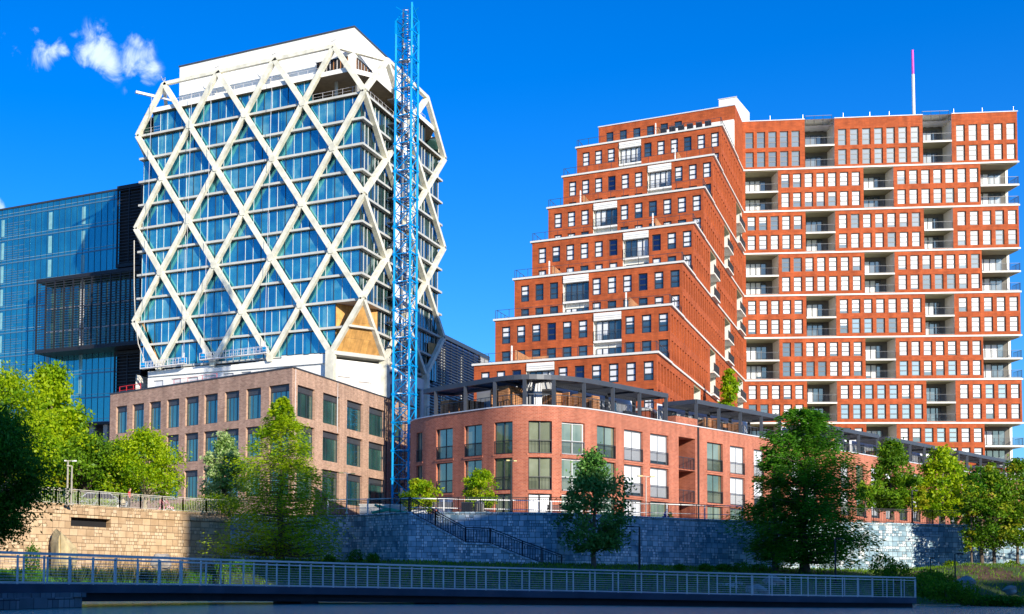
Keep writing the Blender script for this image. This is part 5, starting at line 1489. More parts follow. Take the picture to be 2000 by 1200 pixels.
def leaves_mesh(name, centers, dirs, slots, size, aspect, mats, rng, parent, kind=None):
    """many small leaf faces: centers Nx3, dirs Nx3 (long axis)"""
    n = len(centers); d = dirs / (np.linalg.norm(dirs, axis=1, keepdims=True) + 1e-9)
    r = rng.normal(size=(n, 3)); s = np.cross(d, r); s /= (np.linalg.norm(s, axis=1, keepdims=True) + 1e-9)
    L = size * rng.uniform(.6, 1.35, (n, 1)); W = L * aspect
    v = np.empty((n, 4, 3)); v[:, 0] = centers - d * L * .5; v[:, 1] = centers + s * W * .5; v[:, 2] = centers + d * L * .5; v[:, 3] = centers - s * W * .5
    me = bpy.data.meshes.new(name); me.vertices.add(n * 4); me.vertices.foreach_set('co', v.reshape(-1)); me.loops.add(n * 4); me.loops.foreach_set('vertex_index', np.arange(n * 4, dtype=np.int32))
    me.polygons.add(n); me.polygons.foreach_set('loop_start', np.arange(0, n * 4, 4, dtype=np.int32))
    for m in mats: me.materials.append(m)
    me.polygons.foreach_set('material_index', slots.astype(np.int32)); me.update(calc_edges=True)
    o = bpy.data.objects.new(name, me); COL.objects.link(o)
    if parent: o.parent = parent
    return o


def tree(name, label, base, H, R, kind='round', leaf='mid', seed=1, nclump=90, per=110, size=.22, aspect=.55, trunk=.16, clear=.22, bark='bark', lean=(0, 0), gold=0.0, density=1.0, droop=0.0, group=None, cat='tree', squash=1.0):
    rng = np.random.default_rng(seed); T = thing(name, label, cat, group); base = Vector(base)
    tr = MB(); n = 8; pts = []; rr = []
    wob = rng.normal(0, .05 * R, (n + 1, 2))
    for i in range(n + 1):
        f = i / n; pts.append((lean[0] * f + wob[i][0] * f, lean[1] * f + wob[i][1] * f, H * .95 * f)); rr.append(trunk * (1 - f) ** .8 * (1.25 if i == 0 else 1) + .015)
    tr.tube(pts, rr, M[bark], 7)
    def prof(f):      # crown half width at height fraction f (0 at crown foot, 1 at tip)
        if kind == 'cone': return (1 - f) ** .62 * (.7 + .3 * min(1, f / .2)) * (1 - .25 * max(0, f - .45)) if f < 1 else 0
        if kind == 'airy': return (1 - f) ** .66 * 1.0 * (.8 + .2 * min(1, f / .1))
        if kind == 'bell': return (1 - min(f, .999)) ** .42 * (.68 + .32 * min(1, f / .22))
        if kind == 'egg': return math.sin(math.pi * min(1, (f * .93 + .07)) ** .72) ** .8
        if kind == 'column': return (math.sin(math.pi * (f * .9 + .06)) ** .45) * (1 - .35 * f)
        if kind == 'spread': return math.sin(math.pi * min(1, f * .8 + .2)) ** .6
        return math.sin(math.pi * (f * .88 + .1)) ** .62
    z0 = clear * H; cc = []; cen = []; dr = []; sl = []
    for k in range(nclump):
        f = rng.uniform(0, .985) ** (1.25 if kind in ('cone', 'egg', 'bell', 'airy') else .9); a = rng.uniform(0, 2 * math.pi); w = prof(f) * R
        q = (rng.uniform(.15, 1) ** .5) * w * (1 + .22 * math.sin(a * 3 + seed + f * 9)) * rng.uniform(.8, 1.12)
        z = z0 + (H - z0) * f; ax = lean[0] * z / H; ay = lean[1] * z / H
        c = np.array((ax + q * math.cos(a), ay + q * math.sin(a), z - droop * q)); cc.append((c, f, a, q, w))
        # limb
        if k < nclump * .55 and q > .25 * w:
            zb = max(z0 * .8, z - q * (.12 if kind in ('cone', 'bell', 'airy') else .65)); p0 = Vector((lean[0] * zb / H, lean[1] * zb / H, zb)); p1 = Vector(c); pm = p0.lerp(p1, .5) + Vector((0, 0, .08 * q if kind not in ('cone', 'bell', 'airy') else -.02 * q))
            r0 = max(.02, trunk * .42 * (1 - zb / H)); tr.tube([p0, pm, p1], [r0, r0 * .6, .012], M[bark], 4, False)
        m = int(per * (.55 + .9 * rng.random()) * density)
        if kind in ('cone', 'bell', 'airy'):
            out = np.array((math.cos(a), math.sin(a), -.12 - droop)); tn = np.array((-math.sin(a), math.cos(a), 0))
            ln = max(.35, w * .42); t = rng.uniform(-1, .5, (m, 1)) * ln; sd = rng.normal(0, 1, (m, 1)) * ln * .30 * (1.15 - (t + ln) / (1.6 * ln))
            P = c + out * t + tn * sd + rng.normal(0, 1, (m, 3)) * (.05 * ln + .03, .05 * ln + .03, (.2 if kind != 'cone' else .07) * ln + .03)
            D = out + tn * rng.normal(0, .75, (m, 1)) + rng.normal(0, .18, (m, 3)) + np.array((0, 0, -.12))
        else:
            cr = R * (.24 if kind != 'column' else .30) * rng.uniform(.6, 1.2); P = c + rng.normal(0, 1, (m, 3)) * cr * (.62, .62, .48 * squash)
            D = rng.normal(0, 1, (m, 3)) + np.array((math.cos(a) * .6, math.sin(a) * .6, -.3))
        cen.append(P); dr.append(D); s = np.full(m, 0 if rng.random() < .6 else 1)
        if gold and rng.random() < gold: s[:] = rng.integers(2, 4)
        sl.append(s)
    t_o = tr.build('trunk', T, smooth=True)
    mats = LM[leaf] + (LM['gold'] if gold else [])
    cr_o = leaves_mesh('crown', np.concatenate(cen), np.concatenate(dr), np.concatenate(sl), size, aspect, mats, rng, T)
    T.location = base
    return T


def px_tree(name, label, px, base_py, top_py, half_px, D, **kw):
    b = at(px, base_py, D); H = (base_py - top_py) / F_PX * D; R = half_px / F_PX * D
    return tree(name, label, b, H, R, **kw)


px_tree('feathery_tree', 'tall feathery green tree standing in front of the joint of the tan and grey walls', 548, 1100, 772, 140, 92, kind='airy', leaf='lime', seed=3, nclump=460, per=78, size=.22, aspect=.34, trunk=.26, clear=.06, droop=.05)
px_tree('feathery_tree', 'largest feathery tree, dark green, by the bridge before the grey stone wall', 1572, 1118, 795, 124, 90, kind='bell', leaf='cypd', seed=8, nclump=560, per=100, size=.24, aspect=.32, trunk=.3, clear=.07, droop=.04)
px_tree('feathery_tree', 'second trunk of dark feathery foliage close to the left of the largest one', 1514, 1118, 850, 56, 90, kind='bell', leaf='cypd', seed=9, nclump=100, per=80, size=.24, aspect=.32, trunk=.17, clear=.1)
px_tree('glossy_tree', 'dark glossy round leaved tree before the grey wall, right of the stone stair', 1160, 1112, 884, 64, 86, kind='egg', leaf='glossy', seed=14, nclump=120, per=80, size=.24, aspect=.6, trunk=.15, clear=.17)
# big dark tree at the left edge, near the viewer
tree('broad_tree', 'very large dark tree at the left edge, its crown hanging over the brown wall', at(-50, 1150, 58), 8.2, 3.2, kind='round', leaf='deep', seed=21, nclump=330, per=170, size=.17, aspect=.5, trunk=.3, clear=.3)
tree('broad_tree', 'yellow green tree top rising behind the dark tree at the left edge', at(-10, 1000, 70), 7.8, 3.1, kind='round', leaf='lime', seed=22, nclump=160, per=110, size=.2, trunk=.22, clear=.25)
px_tree('broad_tree', 'tall bright lime green tree before the dark glass office', 96, 1010, 716, 76, 100, kind='egg', leaf='lime', seed=31, nclump=170, per=130, size=.33, aspect=.65, trunk=.28, clear=.2, bark='barkl')
px_tree('broad_tree', 'spreading green tree behind the lamp posts, left of the open branched one', 165, 1000, 862, 88, 99, kind='spread', leaf='mid', seed=32, nclump=150, per=110, size=.27, trunk=.18, clear=.12, gold=.07)
px_tree('broad_tree', 'open branched green tree with a pale forked trunk between the two walkers', 283, 998, 848, 74, 97, kind='spread', leaf='lime', seed=33, nclump=130, per=90, size=.24, trunk=.17, clear=.2, bark='barkl')
px_tree('broad_tree', 'dense mid green tree behind the tan fence, left of the walkers', 225, 1000, 868, 60, 103, kind='round', leaf='mid', seed=34, nclump=90, per=110, size=.27, trunk=.17, clear=.1)
px_tree('slender_tree', 'slender silvery leaved tree standing left of the tall feathery one', 436, 1006, 846, 42, 102, kind='egg', leaf='silver', seed=41, nclump=110, per=90, size=.27, aspect=.6, trunk=.14, clear=.1)
px_tree('young_tree', 'small yellow green tree with orange tips at the foot of the blue crane', 820, 1003, 940, 33, 96, kind='round', leaf='lime', seed=51, nclump=60, per=80, size=.2, trunk=.09, clear=.12, gold=.14)
px_tree('young_tree', 'small yellow green tree with orange tips between the bins and the bench', 938, 1003, 920, 34, 97, kind='round', leaf='lime', seed=52, nclump=70, per=80, size=.2, trunk=.09, clear=.12, gold=.16)
px_tree('plaza_tree', 'conical dark green plaza tree left of the bright one', 1742, 1016, 863, 42, 104, kind='egg', leaf='mid', seed=61, nclump=130, per=100, size=.27, aspect=.5, trunk=.14, clear=.16)
px_tree('plaza_tree', 'bright green plaza tree with golden patches, behind the sunlit part of the wall', 1842, 1020, 878, 48, 104, kind='egg', leaf='lime', seed=62, nclump=130, per=90, size=.27, aspect=.5, trunk=.14, clear=.12, gold=.07)
px_tree('plaza_tree', 'thin wispy plaza tree just right of the big dark cypress', 1690, 1012, 940, 20, 102, kind='column', leaf='mid', seed=63, nclump=30, per=50, size=.24, trunk=.08, clear=.2, gold=.2)
px_tree('plaza_tree', 'small golden leaved tree between the two conical plaza trees', 1792, 1016, 955, 22, 103, kind='round', leaf='lime', seed=64, nclump=30, per=55, size=.24, trunk=.08, clear=.3, gold=.5)
px_tree('bank_tree', 'tall open tree on the mulched bank at the right, pale forked trunk', 1942, 1130, 925, 60, 92.5, kind='egg', leaf='mid', seed=71, nclump=120, per=75, size=.22, aspect=.5, trunk=.12, clear=.32, gold=.07)
px_tree('bank_tree', 'dark trunked tree at the foot of the wall, left of the tall open one', 1918, 1124, 905, 38, 93, kind='egg', leaf='cypd', seed=72, nclump=70, per=60, size=.22, trunk=.14, clear=.34)
px_tree('bank_tree', 'thin tree at the right edge of the picture', 1988, 1130, 900, 50, 92.5, kind='egg', leaf='mid', seed=73, nclump=95, per=70, size=.22, trunk=.10, clear=.3, gold=.1)
px_tree('bank_tree', 'wispy sapling leaning on the right hand wall', 1898, 1122, 940, 20, 92.5, kind='column', leaf='mid', seed=74, nclump=34, per=40, size=.2, trunk=.07, clear=.2, gold=.3)
px_tree('roof_tree', 'narrow yellow green tree on the roof beside the red tower', 1425, 830, 724, 19, 150, kind='column', leaf='lime', seed=81, nclump=60, per=80, size=.34, trunk=.12, clear=.02, gold=.07)
px_tree('roof_tree', 'little green and orange tree on the far roof terrace', 1935, 950, 906, 16, 150, kind='round', leaf='mid', seed=82, nclump=30, per=60, size=.34, trunk=.1, clear=.1, gold=.3)
# trees beyond the frame whose dappled shade falls on the right hand wall
hdir = Vector((math.sin(SUN_AZ), math.cos(SUN_AZ), 0))
for (px, py, k, lab, r) in ((1912, 1070, 12, 'tree on the far bank outside the picture, in the middle', 3.4),):
    q = on_z(px, py, 3.5) if False else Vector((CB(CB.u_of(px), 0).x, CB(CB.u_of(px), 0).y, 3.0)); q = q + hdir * k; q.z = .3
    tree('bank_tree', lab, q, 10.4 + .2 * k * .3, r, kind='egg', leaf='mid', seed=90 + k, nclump=44, per=60, size=.3, trunk=.15, clear=.22)
# wooded far edge left and right of the pavement, behind the camera's buildings in reflections
def small_shrub(name, label, p, R, H, leaf, seed, group=None, n=900, size=.14):
    rng = np.random.default_rng(seed); T = thing(name, label, 'shrub', group)
    st = MB()
    for i in range(7):
        a = rng.uniform(0, 6.28); q = (math.cos(a) * R * .6, math.sin(a) * R * .6, H * .7); st.tube([(0, 0, -.1), (q[0] * .5, q[1] * .5, q[2] * .6), q], [.03, .02, .01], M['bark'], 4, False)
    st.build('stem', T)
    v = rng.normal(0, 1, (n, 3)); v /= np.linalg.norm(v, axis=1, keepdims=True); r = rng.uniform(.55, 1.08, (n, 1)); lump = 1 + .18 * np.sin(v[:, :1] * 7 + seed) * np.cos(v[:, 1:2] * 6)
    P = v * r * lump * (R, R, H * .55) + (0, 0, H * .5); P[:, 2] = np.maximum(P[:, 2], .02)
    leaves_mesh('foliage', P, v + rng.normal(0, .8, (n, 3)), (rng.random(n) < .4).astype(int), size, .55, LM[leaf], rng, T)
    T.location = p; return T


sr = random.Random(4)
for i, px in enumerate((85, 110, 160, 190, 212, 330, 352)):
    q = CL(CL.u_of(px), PZ, -0) ; q = q + Vector((q.x, q.y, 0)).normalized() * 3.2; q.z = PZ
    small_shrub('clipped_shrub', 'low lime green shrub behind the tan fence on the brown wall', q, .9, .8, 'lime', 200 + i, 'low shrubs behind the tan fence', 500)
for i, (px, r, h) in enumerate(((374, 1.0, 1.1), (396, 1.2, 1.6), (420, 1.2, 1.7), (448, 1.0, 1.4))):
    q = on_z(px, 1004, PZ); q = q + Vector((q.x, q.y, 0)).normalized() * 1.5; q.z = PZ - .1
    small_shrub('hedge_shrub', 'bright yellow green shrub bulging over the wall top left of the feathery tree', q, r, h, 'lime', 220 + i, 'bright shrubs on the wall top', 900)
small_shrub('bank_shrub', 'dark upright shrub before the brown wall, left of the standing stone', bank_at(60, 1128), .55, 2.0, 'deep', 240, None, 1200)
for i, (px, py, r, h) in enumerate(((690, 1102, .6, 1.0), (725, 1104, .5, .8), (650, 1104, .45, .7), (560, 1110, .9, .7), (480, 1120, 1.0, .9), (430, 1126, .8, .8))):
    small_shrub('bank_shrub', ['rounded dark shrub at the grey wall foot below the black fence', 'small dark shrub right of the rounded one', 'low shrub left of the rounded one', 'dark shrub at the foot of the feathery tree', 'wide dark shrub left of the feathery tree', 'leftmost dark shrub under the feathery tree'][i], bank_at(px, py), r, h, 'deep', 250 + i, None, 700)
for i, (px, py, r, h) in enumerate(((1380, 1116, .5, .5), (1412, 1116, .5, .5), (1455, 1118, .6, .7), (1480, 1119, .6, .6), (1335, 1114, .4, .4))):
    small_shrub('bank_shrub', 'low dark shrub at the foot of the long grey wall', bank_at(px, py), r, h, 'deep', 270 + i, 'low shrubs at the foot of the grey wall', 500)
for i, (px, py, D, r, h) in enumerate(((1800, 1152, 74, .9, 1.2), (1825, 1158, 73, 1.0, 1.0), (1850, 1166, 72, 1.1, 1.1), (1876, 1166, 72, 1.0, 1.2), (1838, 1140, 76, .9, 1.0), (1725, 1120, 82, .8, 1.6), (1752, 1126, 80, .8, 1.3), (1905, 1172, 74, 1.0, .6), (1940, 1172, 74, 1.1, .6), (1975, 1173, 74, 1.1, .6), (1815, 1130, 80, .8, .9))):
    q = at(px, py + 12, D)
    small_shrub('waterside_shrub', ['first', 'second', 'third', 'fourth', 'fifth', 'sixth', 'seventh', 'eighth', 'ninth', 'tenth', 'eleventh'][i] and 'leafy green shrub on the shore to the right of the bridge end', q, r, h, 'mid' if i in (2, 3, 4) else 'deep' if i in (7, 8, 9) else 'mid', 290 + i, 'shrubs on the shore by the bridge end', 1100, .15)
for i, px in enumerate((1850, 1970)):
    small_shrub('bank_shrub', ['small lime shrub behind the boulder on the mulched bank', 'small lime shrub at the wall foot, far right'][i], bank_point(px, .9), .5, .5, 'lime', 310 + i, None, 400)


# grasses and weeds: uncountable
def grass(name, spots, rng, blade, width, leaf):
    P = []; D = []
    for (p, h) in spots:
        P.append((p.x, p.y, p.z + h * .4)); D.append((rng.normal(0, .35), rng.normal(0, .35), 1))
    o = leaves_mesh(name, np.array(P), np.array(D), (rng.random(len(P)) < .5).astype(int), blade, width, LM[leaf], rng, None); tag(o, kind='stuff'); return o


rng = np.random.default_rng(77)
sp = []
for i in range(26000):
    px = rng.uniform(430, 2050); f = rng.uniform(.08, 1.0); q = bank_point(px, f); q = q + Vector((rng.normal(0, .3), rng.normal(0, .5), 0)); sp.append((q, .12))
grass('lawn_grass', sp, rng, .22, .22, 'mid')
sp = []
for i in range(5000):
    px = rng.uniform(-60, 440); f = rng.uniform(.2, .95); q = bank_point(px, f) + Vector((rng.normal(0, .3), rng.normal(0, .4), 0)); sp.append((q, .2))
grass('undergrowth', sp, rng, .45, .14, 'deep')
straw = [leaf_mat('straw_blade', (.30, .20, .08), (.42, .30, .14)), leaf_mat('reed_blade', (.03, .07, .03), (.08, .12, .05))]
def reeds():
    for i in range(16):
        px = 120 + i * 15.5; q = bank_point(px, .45 + .1 * math.sin(i * 2.1)); T = thing('iris_clump', 'clump of upright strap leaves before the brown wall', 'plant', 'strap leaved clumps before the brown wall')
        r = np.random.default_rng(400 + i); n = 90; P = r.normal(0, .28, (n, 3)); h = r.uniform(.5, 1.0, n); P[:, 2] = h * .5; D = np.stack([P[:, 0] * .8, P[:, 1] * .8, np.ones(n)], 1)
        leaves_mesh('leaves', P, D, np.ones(n), 1.0, .07, straw, r, T)
        n = 26; P = r.normal(0, .3, (n, 3)); P[:, 2] = 1.0 + r.uniform(-.2, .3, n); D = np.stack([r.normal(0, .16, n), r.normal(0, .16, n), np.ones(n)], 1)
        if i > 4: leaves_mesh('dry_stalks', P, D, np.zeros(n), 1.5, .018, straw, r, T)
        T.location = q
reeds()


# ================================================================== STONES
def boulder(label, p, sx, sy, sz, seed, rot=0, name='boulder', lean=0.0, mat='rock'):
    r = random.Random(seed); bm = bmesh.new(); bmesh.ops.create_icosphere(bm, subdivisions=3, radius=1)
    for v in bm.verts:
        c = v.co.copy(); k = 1 + .16 * math.sin(c.x * 3.1 + seed) + .13 * math.sin(c.y * 4.3 + seed * 2) + .1 * math.sin(c.z * 5.7 + c.x * 3) + r.uniform(-.03, .03)
        v.co = Vector((c.x * k * sx, c.y * k * sy, c.z * k * sz)); v.co.x += lean * v.co.z
    me = bpy.data.meshes.new(name); bm.to_mesh(me); bm.free(); me.materials.append(M[mat]); me.update()
    o = bpy.data.objects.new(name, me); COL.objects.link(o); o.location = p; o.rotation_euler = (0, 0, rot); tag(o, label, 'rock'); return o


import bmesh
def standing_stone():
    q = on_plane(112, 1085, (CL(CL.u_of(112), 0).x, CL(CL.u_of(112), 0).y - 1.2, 0), (0, 1, 0)); D = (q - CAM).dot(FW)
    bm = bmesh.new()
    def P(px, py, dd): v = at(px, py, D + dd); return (v.x, v.y, v.z)
    front = [(100, 1128), (99, 1060), (104, 1040), (110, 1033), (119, 1040), (132, 1052), (148, 1068), (153, 1084), (150, 1100), (140, 1128)]
    mid_ = [(118, 1128), (114, 1060), (117, 1044), (120, 1041), (122, 1046), (128, 1058), (136, 1075), (140, 1090), (138, 1108), (132, 1128)]
    A = [bm.verts.new(P(x, y, 0.25 + .25 * math.sin(i))) for i, (x, y) in enumerate(front)]
    B = [bm.verts.new(P(x, y, -.45 - .12 * math.sin(i * 2.3))) for i, (x, y) in enumerate(mid_)]
    C = [bm.verts.new(P(x, y, 1.0)) for i, (x, y) in enumerate(front)]
    n = len(A)
    for i in range(n):
        j = (i + 1) % n; bm.faces.new((A[i], A[j], B[j], B[i])); bm.faces.new((C[i], C[j], A[j], A[i]))
    bm.faces.new(B); bm.faces.new(C[::-1])
    bmesh.ops.triangulate(bm, faces=bm.faces[:]); bmesh.ops.subdivide_edges(bm, edges=bm.edges[:], cuts=2, use_grid_fill=True)
    r = random.Random(3)
    for v in bm.verts: v.co += Vector((r.uniform(-.03, .03), r.uniform(-.03, .03), r.uniform(-.03, .03)))
    me = bpy.data.meshes.new('standing_stone'); bm.to_mesh(me); bm.free(); me.materials.append(M['tanrock']); o = bpy.data.objects.new('standing_stone', me); COL.objects.link(o)
    tag(o, 'tall pointed granite slab leaning before the brown stone wall', 'rock')


standing_stone()
for i, (px, py, D, sx, sz, lab) in enumerate(((1412, 1150, 80, .9, .4, 'flat pale boulder on the lawn left of the largest feathery tree'), (1475, 1155, 78, .62, .45, 'small rounded boulder behind the bridge rail near the dark tree'), (1508, 1140, 82, .8, .5, 'grey boulder under the largest feathery tree'),
                                             (1884, 1146, 80, .75, .6, 'pale sunlit boulder on the mulched bank at the right'), (1972, 1153, 78, .4, .3, 'small boulder in the grass at the far right'), (1436, 1148, 81, .5, .35, 'low stone beside the flat pale boulder'), (316, 1098, 81, .6, .6, 'rounded stone at the foot of the brown wall behind the strap leaves'))):
    boulder(lab, at(px, py, D), sx, sx * .8, sz, 30 + i, i * .7)


# ================================================================== LAMPS, BENCHES, BINS AND SMALL THINGS
def lamp(label, px, base_py, top_py, D, heads=((.55, 0),), mat='black', w=.07, headmat='black', z=None):
    b = at(px, base_py, D); tz = at(px, top_py, D).z; T = thing('lamp_post', label, 'street lamp'); m = MB()
    if z is not None: b.z = z
    m.tube([b, (b.x, b.y, tz)], [w, w * .7], M[mat], 8); m.lathe((b.x, b.y, b.z), [(w * 2.2, 0), (w * 2.2, .08), (w * 1.2, .14)], mat, 10); m.build('pole', T)
    for (dx, dz) in heads:
        hm = MB(); a = Vector((b.x, b.y, tz + dz)); e = a + Vector((CR.x, CR.y, 0)).normalized() * dx; hm.beam(a, e, .07, .05, mat); s = e - (e - a).normalized() * abs(dx) * .45; hm.beam(s, e + (e - a).normalized() * .1, .26, .09, headmat); hm.build('lamp_head', T)
    setbase(T, b)


brass = M['brass'] = plain('weathered_brass_head', (.42, .36, .16), .5, .3)
M['palepost'] = plain('pale_metal_post', (.42, .38, .30), .5, .2)
lamp('pale double lamp post with a flat head behind the tan fence, its taller shaft', 131, 987, 900, 86.5, ((.5, 0), (-.15, 0)), 'palepost', .08, 'framew')
lamp('pale shorter shaft beside the double lamp post behind the tan fence', 139, 987, 910, 86.5, ((-.25, 0),), 'palepost', .08, 'palepost')
lamp('slim lamp post with two flat heads before the tan office corner', 677, 1004, 925, 92, ((.5, 0), (-.5, .05)), 'steeld', .06, 'brass')
lamp('dark lamp post with a brass head before the round brick building', 998, 1003, 900, 92, ((.28, 0), (-.28, .02)), 'black', .07, 'brass')
lamp('slim lamp post with two brass heads, right of the glossy dark tree', 1262, 1012, 931, 98, ((.55, 0), (-.55, .04)), 'steeld', .05, 'brass')
lamp('black lamp post with one arm standing on the lawn before the grey wall', 1249, 1128, 1029, 84, ((-.75, 0),), 'black', .08)
lamp('dark lamp post among the conical plaza trees', 1782, 1024, 958, 98, ((.3, 0),), 'black', .06)
lamp('thin lamp post under the right edge of the largest feathery tree', 1632, 1140, 1052, 80, ((.35, 0),), 'black', .06)
lamp('short thin lamp post on the mulched bank, right', 1866, 1152, 1082, 78, ((.35, 0),), 'black', .05)
lamp('thin pole before the dappled part of the right hand wall', 1818, 1140, 1090, 80, ((.1, 0),), 'black', .035)


def bench(label, px, D, w=1.6):
    q = at(px, 1002, D); q.z = 5.7; T = thing('bench', label, 'bench'); x = Vector((CR.x, CR.y, 0)).normalized(); y = Vector((-x.y, x.x, 0)); Z = Vector((0, 0, 1))
    s = MB(); s.obox(q - x * w / 2 + Z * .42, x * w, y * .45, Z * .05, 'black'); s.build('seat', T)
    b = MB()
    for i in range(4): b.obox(q - x * w / 2 + Z * (.52 + .11 * i), x * w, y * .03, Z * .08, 'black')
    b.build('backrest', T)
    for sd in (-1, 1):
        l = MB(); c = q + x * (sd * (w / 2 - .1)); l.beam(c + y * .05, c + y * .05 + Z * .45, .05, .05, 'black'); l.beam(c + y * .4, c + y * .4 + Z * .45, .05, .05, 'black'); l.beam(c + y * .0 + Z * .62, c + y * .45 + Z * .62, .05, .04, 'black'); l.beam(c + y * .0 + Z * .4, c - y * .02 + Z * .95, .05, .04, 'black'); l.build('leg', T)
    setbase(T, q)


bench('black metal bench behind the fence above the head of the stone stair', 865, 93.6)
bench('black metal bench behind the fence left of the glossy dark tree', 1088, 94.5, 1.5)
for px, lab, m in ((912, 'square black litter bin behind the fence, left of the domed one', 0), (936, 'round dark blue litter bin with a domed lid and vertical slats', 1)):
    q = at(px, 1003, 93.2); q.z = 5.7; T = thing('litter_bin', lab, 'litter bin'); b = MB(); l = MB()
    if m == 0: b.box(q.x - .33, q.x + .33, q.y - .33, q.y + .33, q.z, q.z + .88, 'black'); l.box(q.x - .36, q.x + .36, q.y - .36, q.y + .36, q.z + .88, q.z + .95, 'dgrey')
    else:
        b.lathe(q, [(.30, 0), (.34, .1), (.34, .85)], 'navybin' if 'navybin' in M else 'dgrey', 18)
        for i in range(18): a = i / 18 * 6.283; b.beam(q + Vector((math.cos(a) * .35, math.sin(a) * .35, .05)), q + Vector((math.cos(a) * .35, math.sin(a) * .35, .85)), .03, .05, 'steeld' if i % 2 else 'dgrey')
        l.lathe(q + Vector((0, 0, .85)), [(.38, 0), (.36, .08), (.18, .2), (0, .24)], 'dgrey', 18)
    b.build('body', T); l.build('lid', T); setbase(T, q)
for px, D, R_, lab in ((820, 96, .45, 'dark square planter under the small tree by the crane'), (938, 97, .45, 'dark square planter under the small tree by the bench')):
    q = at(px, 1003, D); m = MB(); m.box(q.x - .5, q.x + .5, q.y - .5, q.y + .5, PZ, PZ + .55, 'grey'); m.box(q.x - .56, q.x + .56, q.y - .56, q.y + .56, PZ + .55, PZ + .62, 'dgrey'); tag(m.build('planter'), lab, 'planter')
# hydrants by the plaza
for px, col, lab in ((1300, (.03, .06, .35), 'small dark blue hydrant behind the fence below the balcony recess'), (1309, (.75, .55, .02), 'small yellow hydrant beside the dark blue one')):
    q = at(px, 1015, 99); q.z = PZ; mm = plain('hydrant_paint_%d' % px, col, .4); m = MB(); m.lathe(q, [(.2, 0), (.2, .06), (.13, .1), (.13, .62), (.17, .66), (.17, .72), (.11, .84), (.04, .9), (0, .92)], mm, 14); m.beam(q + Vector((-.24, 0, .5)), q + Vector((.24, 0, .5)), .12, .12, mm)
    tag(m.build('hydrant'), lab, 'hydrant')
# ground-floor odds and ends of the building site by the crane
m = MB(); q = at(702, 1001, 100); m.obox((q.x, q.y, PZ), (4.6, 1.6, 0), (-.2, .6, 0), (0, 0, 1.05), 'cream'); m.obox((q.x - .05, q.y - .05, PZ + 1.05), (4.7, 1.7, 0), (-.2, .7, 0), (0, 0, .08), 'white'); tag(m.build('site_barrier'), 'pale concrete barrier slab by the foot of the tan office', 'barrier')
gm = M['green'] = plain('green_hose', (.02, .55, .33), .5); m = MB(); q = at(726, 1002, 96); m.tube([q, q + Vector((1.2, .3, .25)), q + Vector((2.5, .7, 0)), q + Vector((.2, .1, .6))], [.12, .12, .12, .1], gm, 8); tag(m.build('green_hose'), 'bright green hose lying behind the black fence by the crane', 'hose')
# parked service car in the shade
def car(label, px, D, col):
    q = at(px, 1003, D); q.z = PZ; T = thing('parked_car', label, 'car'); x = Vector((CR.x, CR.y, 0)).normalized(); y = Vector((-x.y, x.x, 0)); Z = Vector((0, 0, 1)); mm = plain('car_paint_%d' % px, col, .25, .2, var=.03, spec=.7)
    side = [(-2.2, .35), (2.2, .35), (2.25, .75), (1.5, .92), (.75, 1.42), (-1.0, 1.45), (-1.75, .98), (-2.25, .85)]
    b = MB(); f = [q + x * a + Z * h for a, h in side]; g = [p + y * 1.75 for p in f]; b.face(f, mm); b.face(g[::-1], mm)
    for i in range(len(f)): j = (i + 1) % len(f); b.face([f[i], f[j], g[j], g[i]], mm)
    b.build('body', T); w = MB()
    for s in ((-1.5, -.15), (-.05, 1.25)):
        w.face([q + x * s[0] + Z * .95 - y * .02, q + x * s[1] + Z * .95 - y * .02, q + x * (s[1] - (.55 if s[1] > 0 else 0)) + Z * 1.34 - y * .02, q + x * (s[0] + (.45 if s[0] < -1 else 0)) + Z * 1.36 - y * .02], 'glassN')
    w.build('side_window', T)
    for s in (-1.4, 1.4):
        wh = MB(); c = q + x * s + Z * .34; wh.tube([c - y * .04, c + y * .2], [.34, .34], M['black'], 16); wh.tube([c - y * .06, c - y * .03], [.2, .2], M['steel'], 12); wh.build('wheel', T)
    setbase(T, q)


car('silver grey car parked behind the tan fence, left of the red topped walker', 196, 96, (.35, .38, .42))


# ================================================================== PEOPLE
def skin_chain(name, joints, edges, radii, mat, parent, sub=2):
    me = bpy.data.meshes.new(name); me.from_pydata([tuple(j) for j in joints], edges, []); o = bpy.data.objects.new(name, me); COL.objects.link(o)
    o.parent = parent
    sk = o.modifiers.new('skin', 'SKIN'); sk.use_smooth_shade = True
    sv = me.skin_vertices[0].data if me.skin_vertices else None
    if sv is None:
        bm = bmesh.new(); bm.from_mesh(me); bm.verts.layers.skin.verify(); bm.to_mesh(me); bm.free(); sv = me.skin_vertices[0].data
    for i, r in enumerate(radii): sv[i].radius = (r, r) if not isinstance(r, tuple) else r
    sv[0].use_root = True
    ss = o.modifiers.new('smooth', 'SUBSURF'); ss.levels = sub; ss.render_levels = sub
    me.materials.append(mat if not isinstance(mat, str) else M[mat]); return o


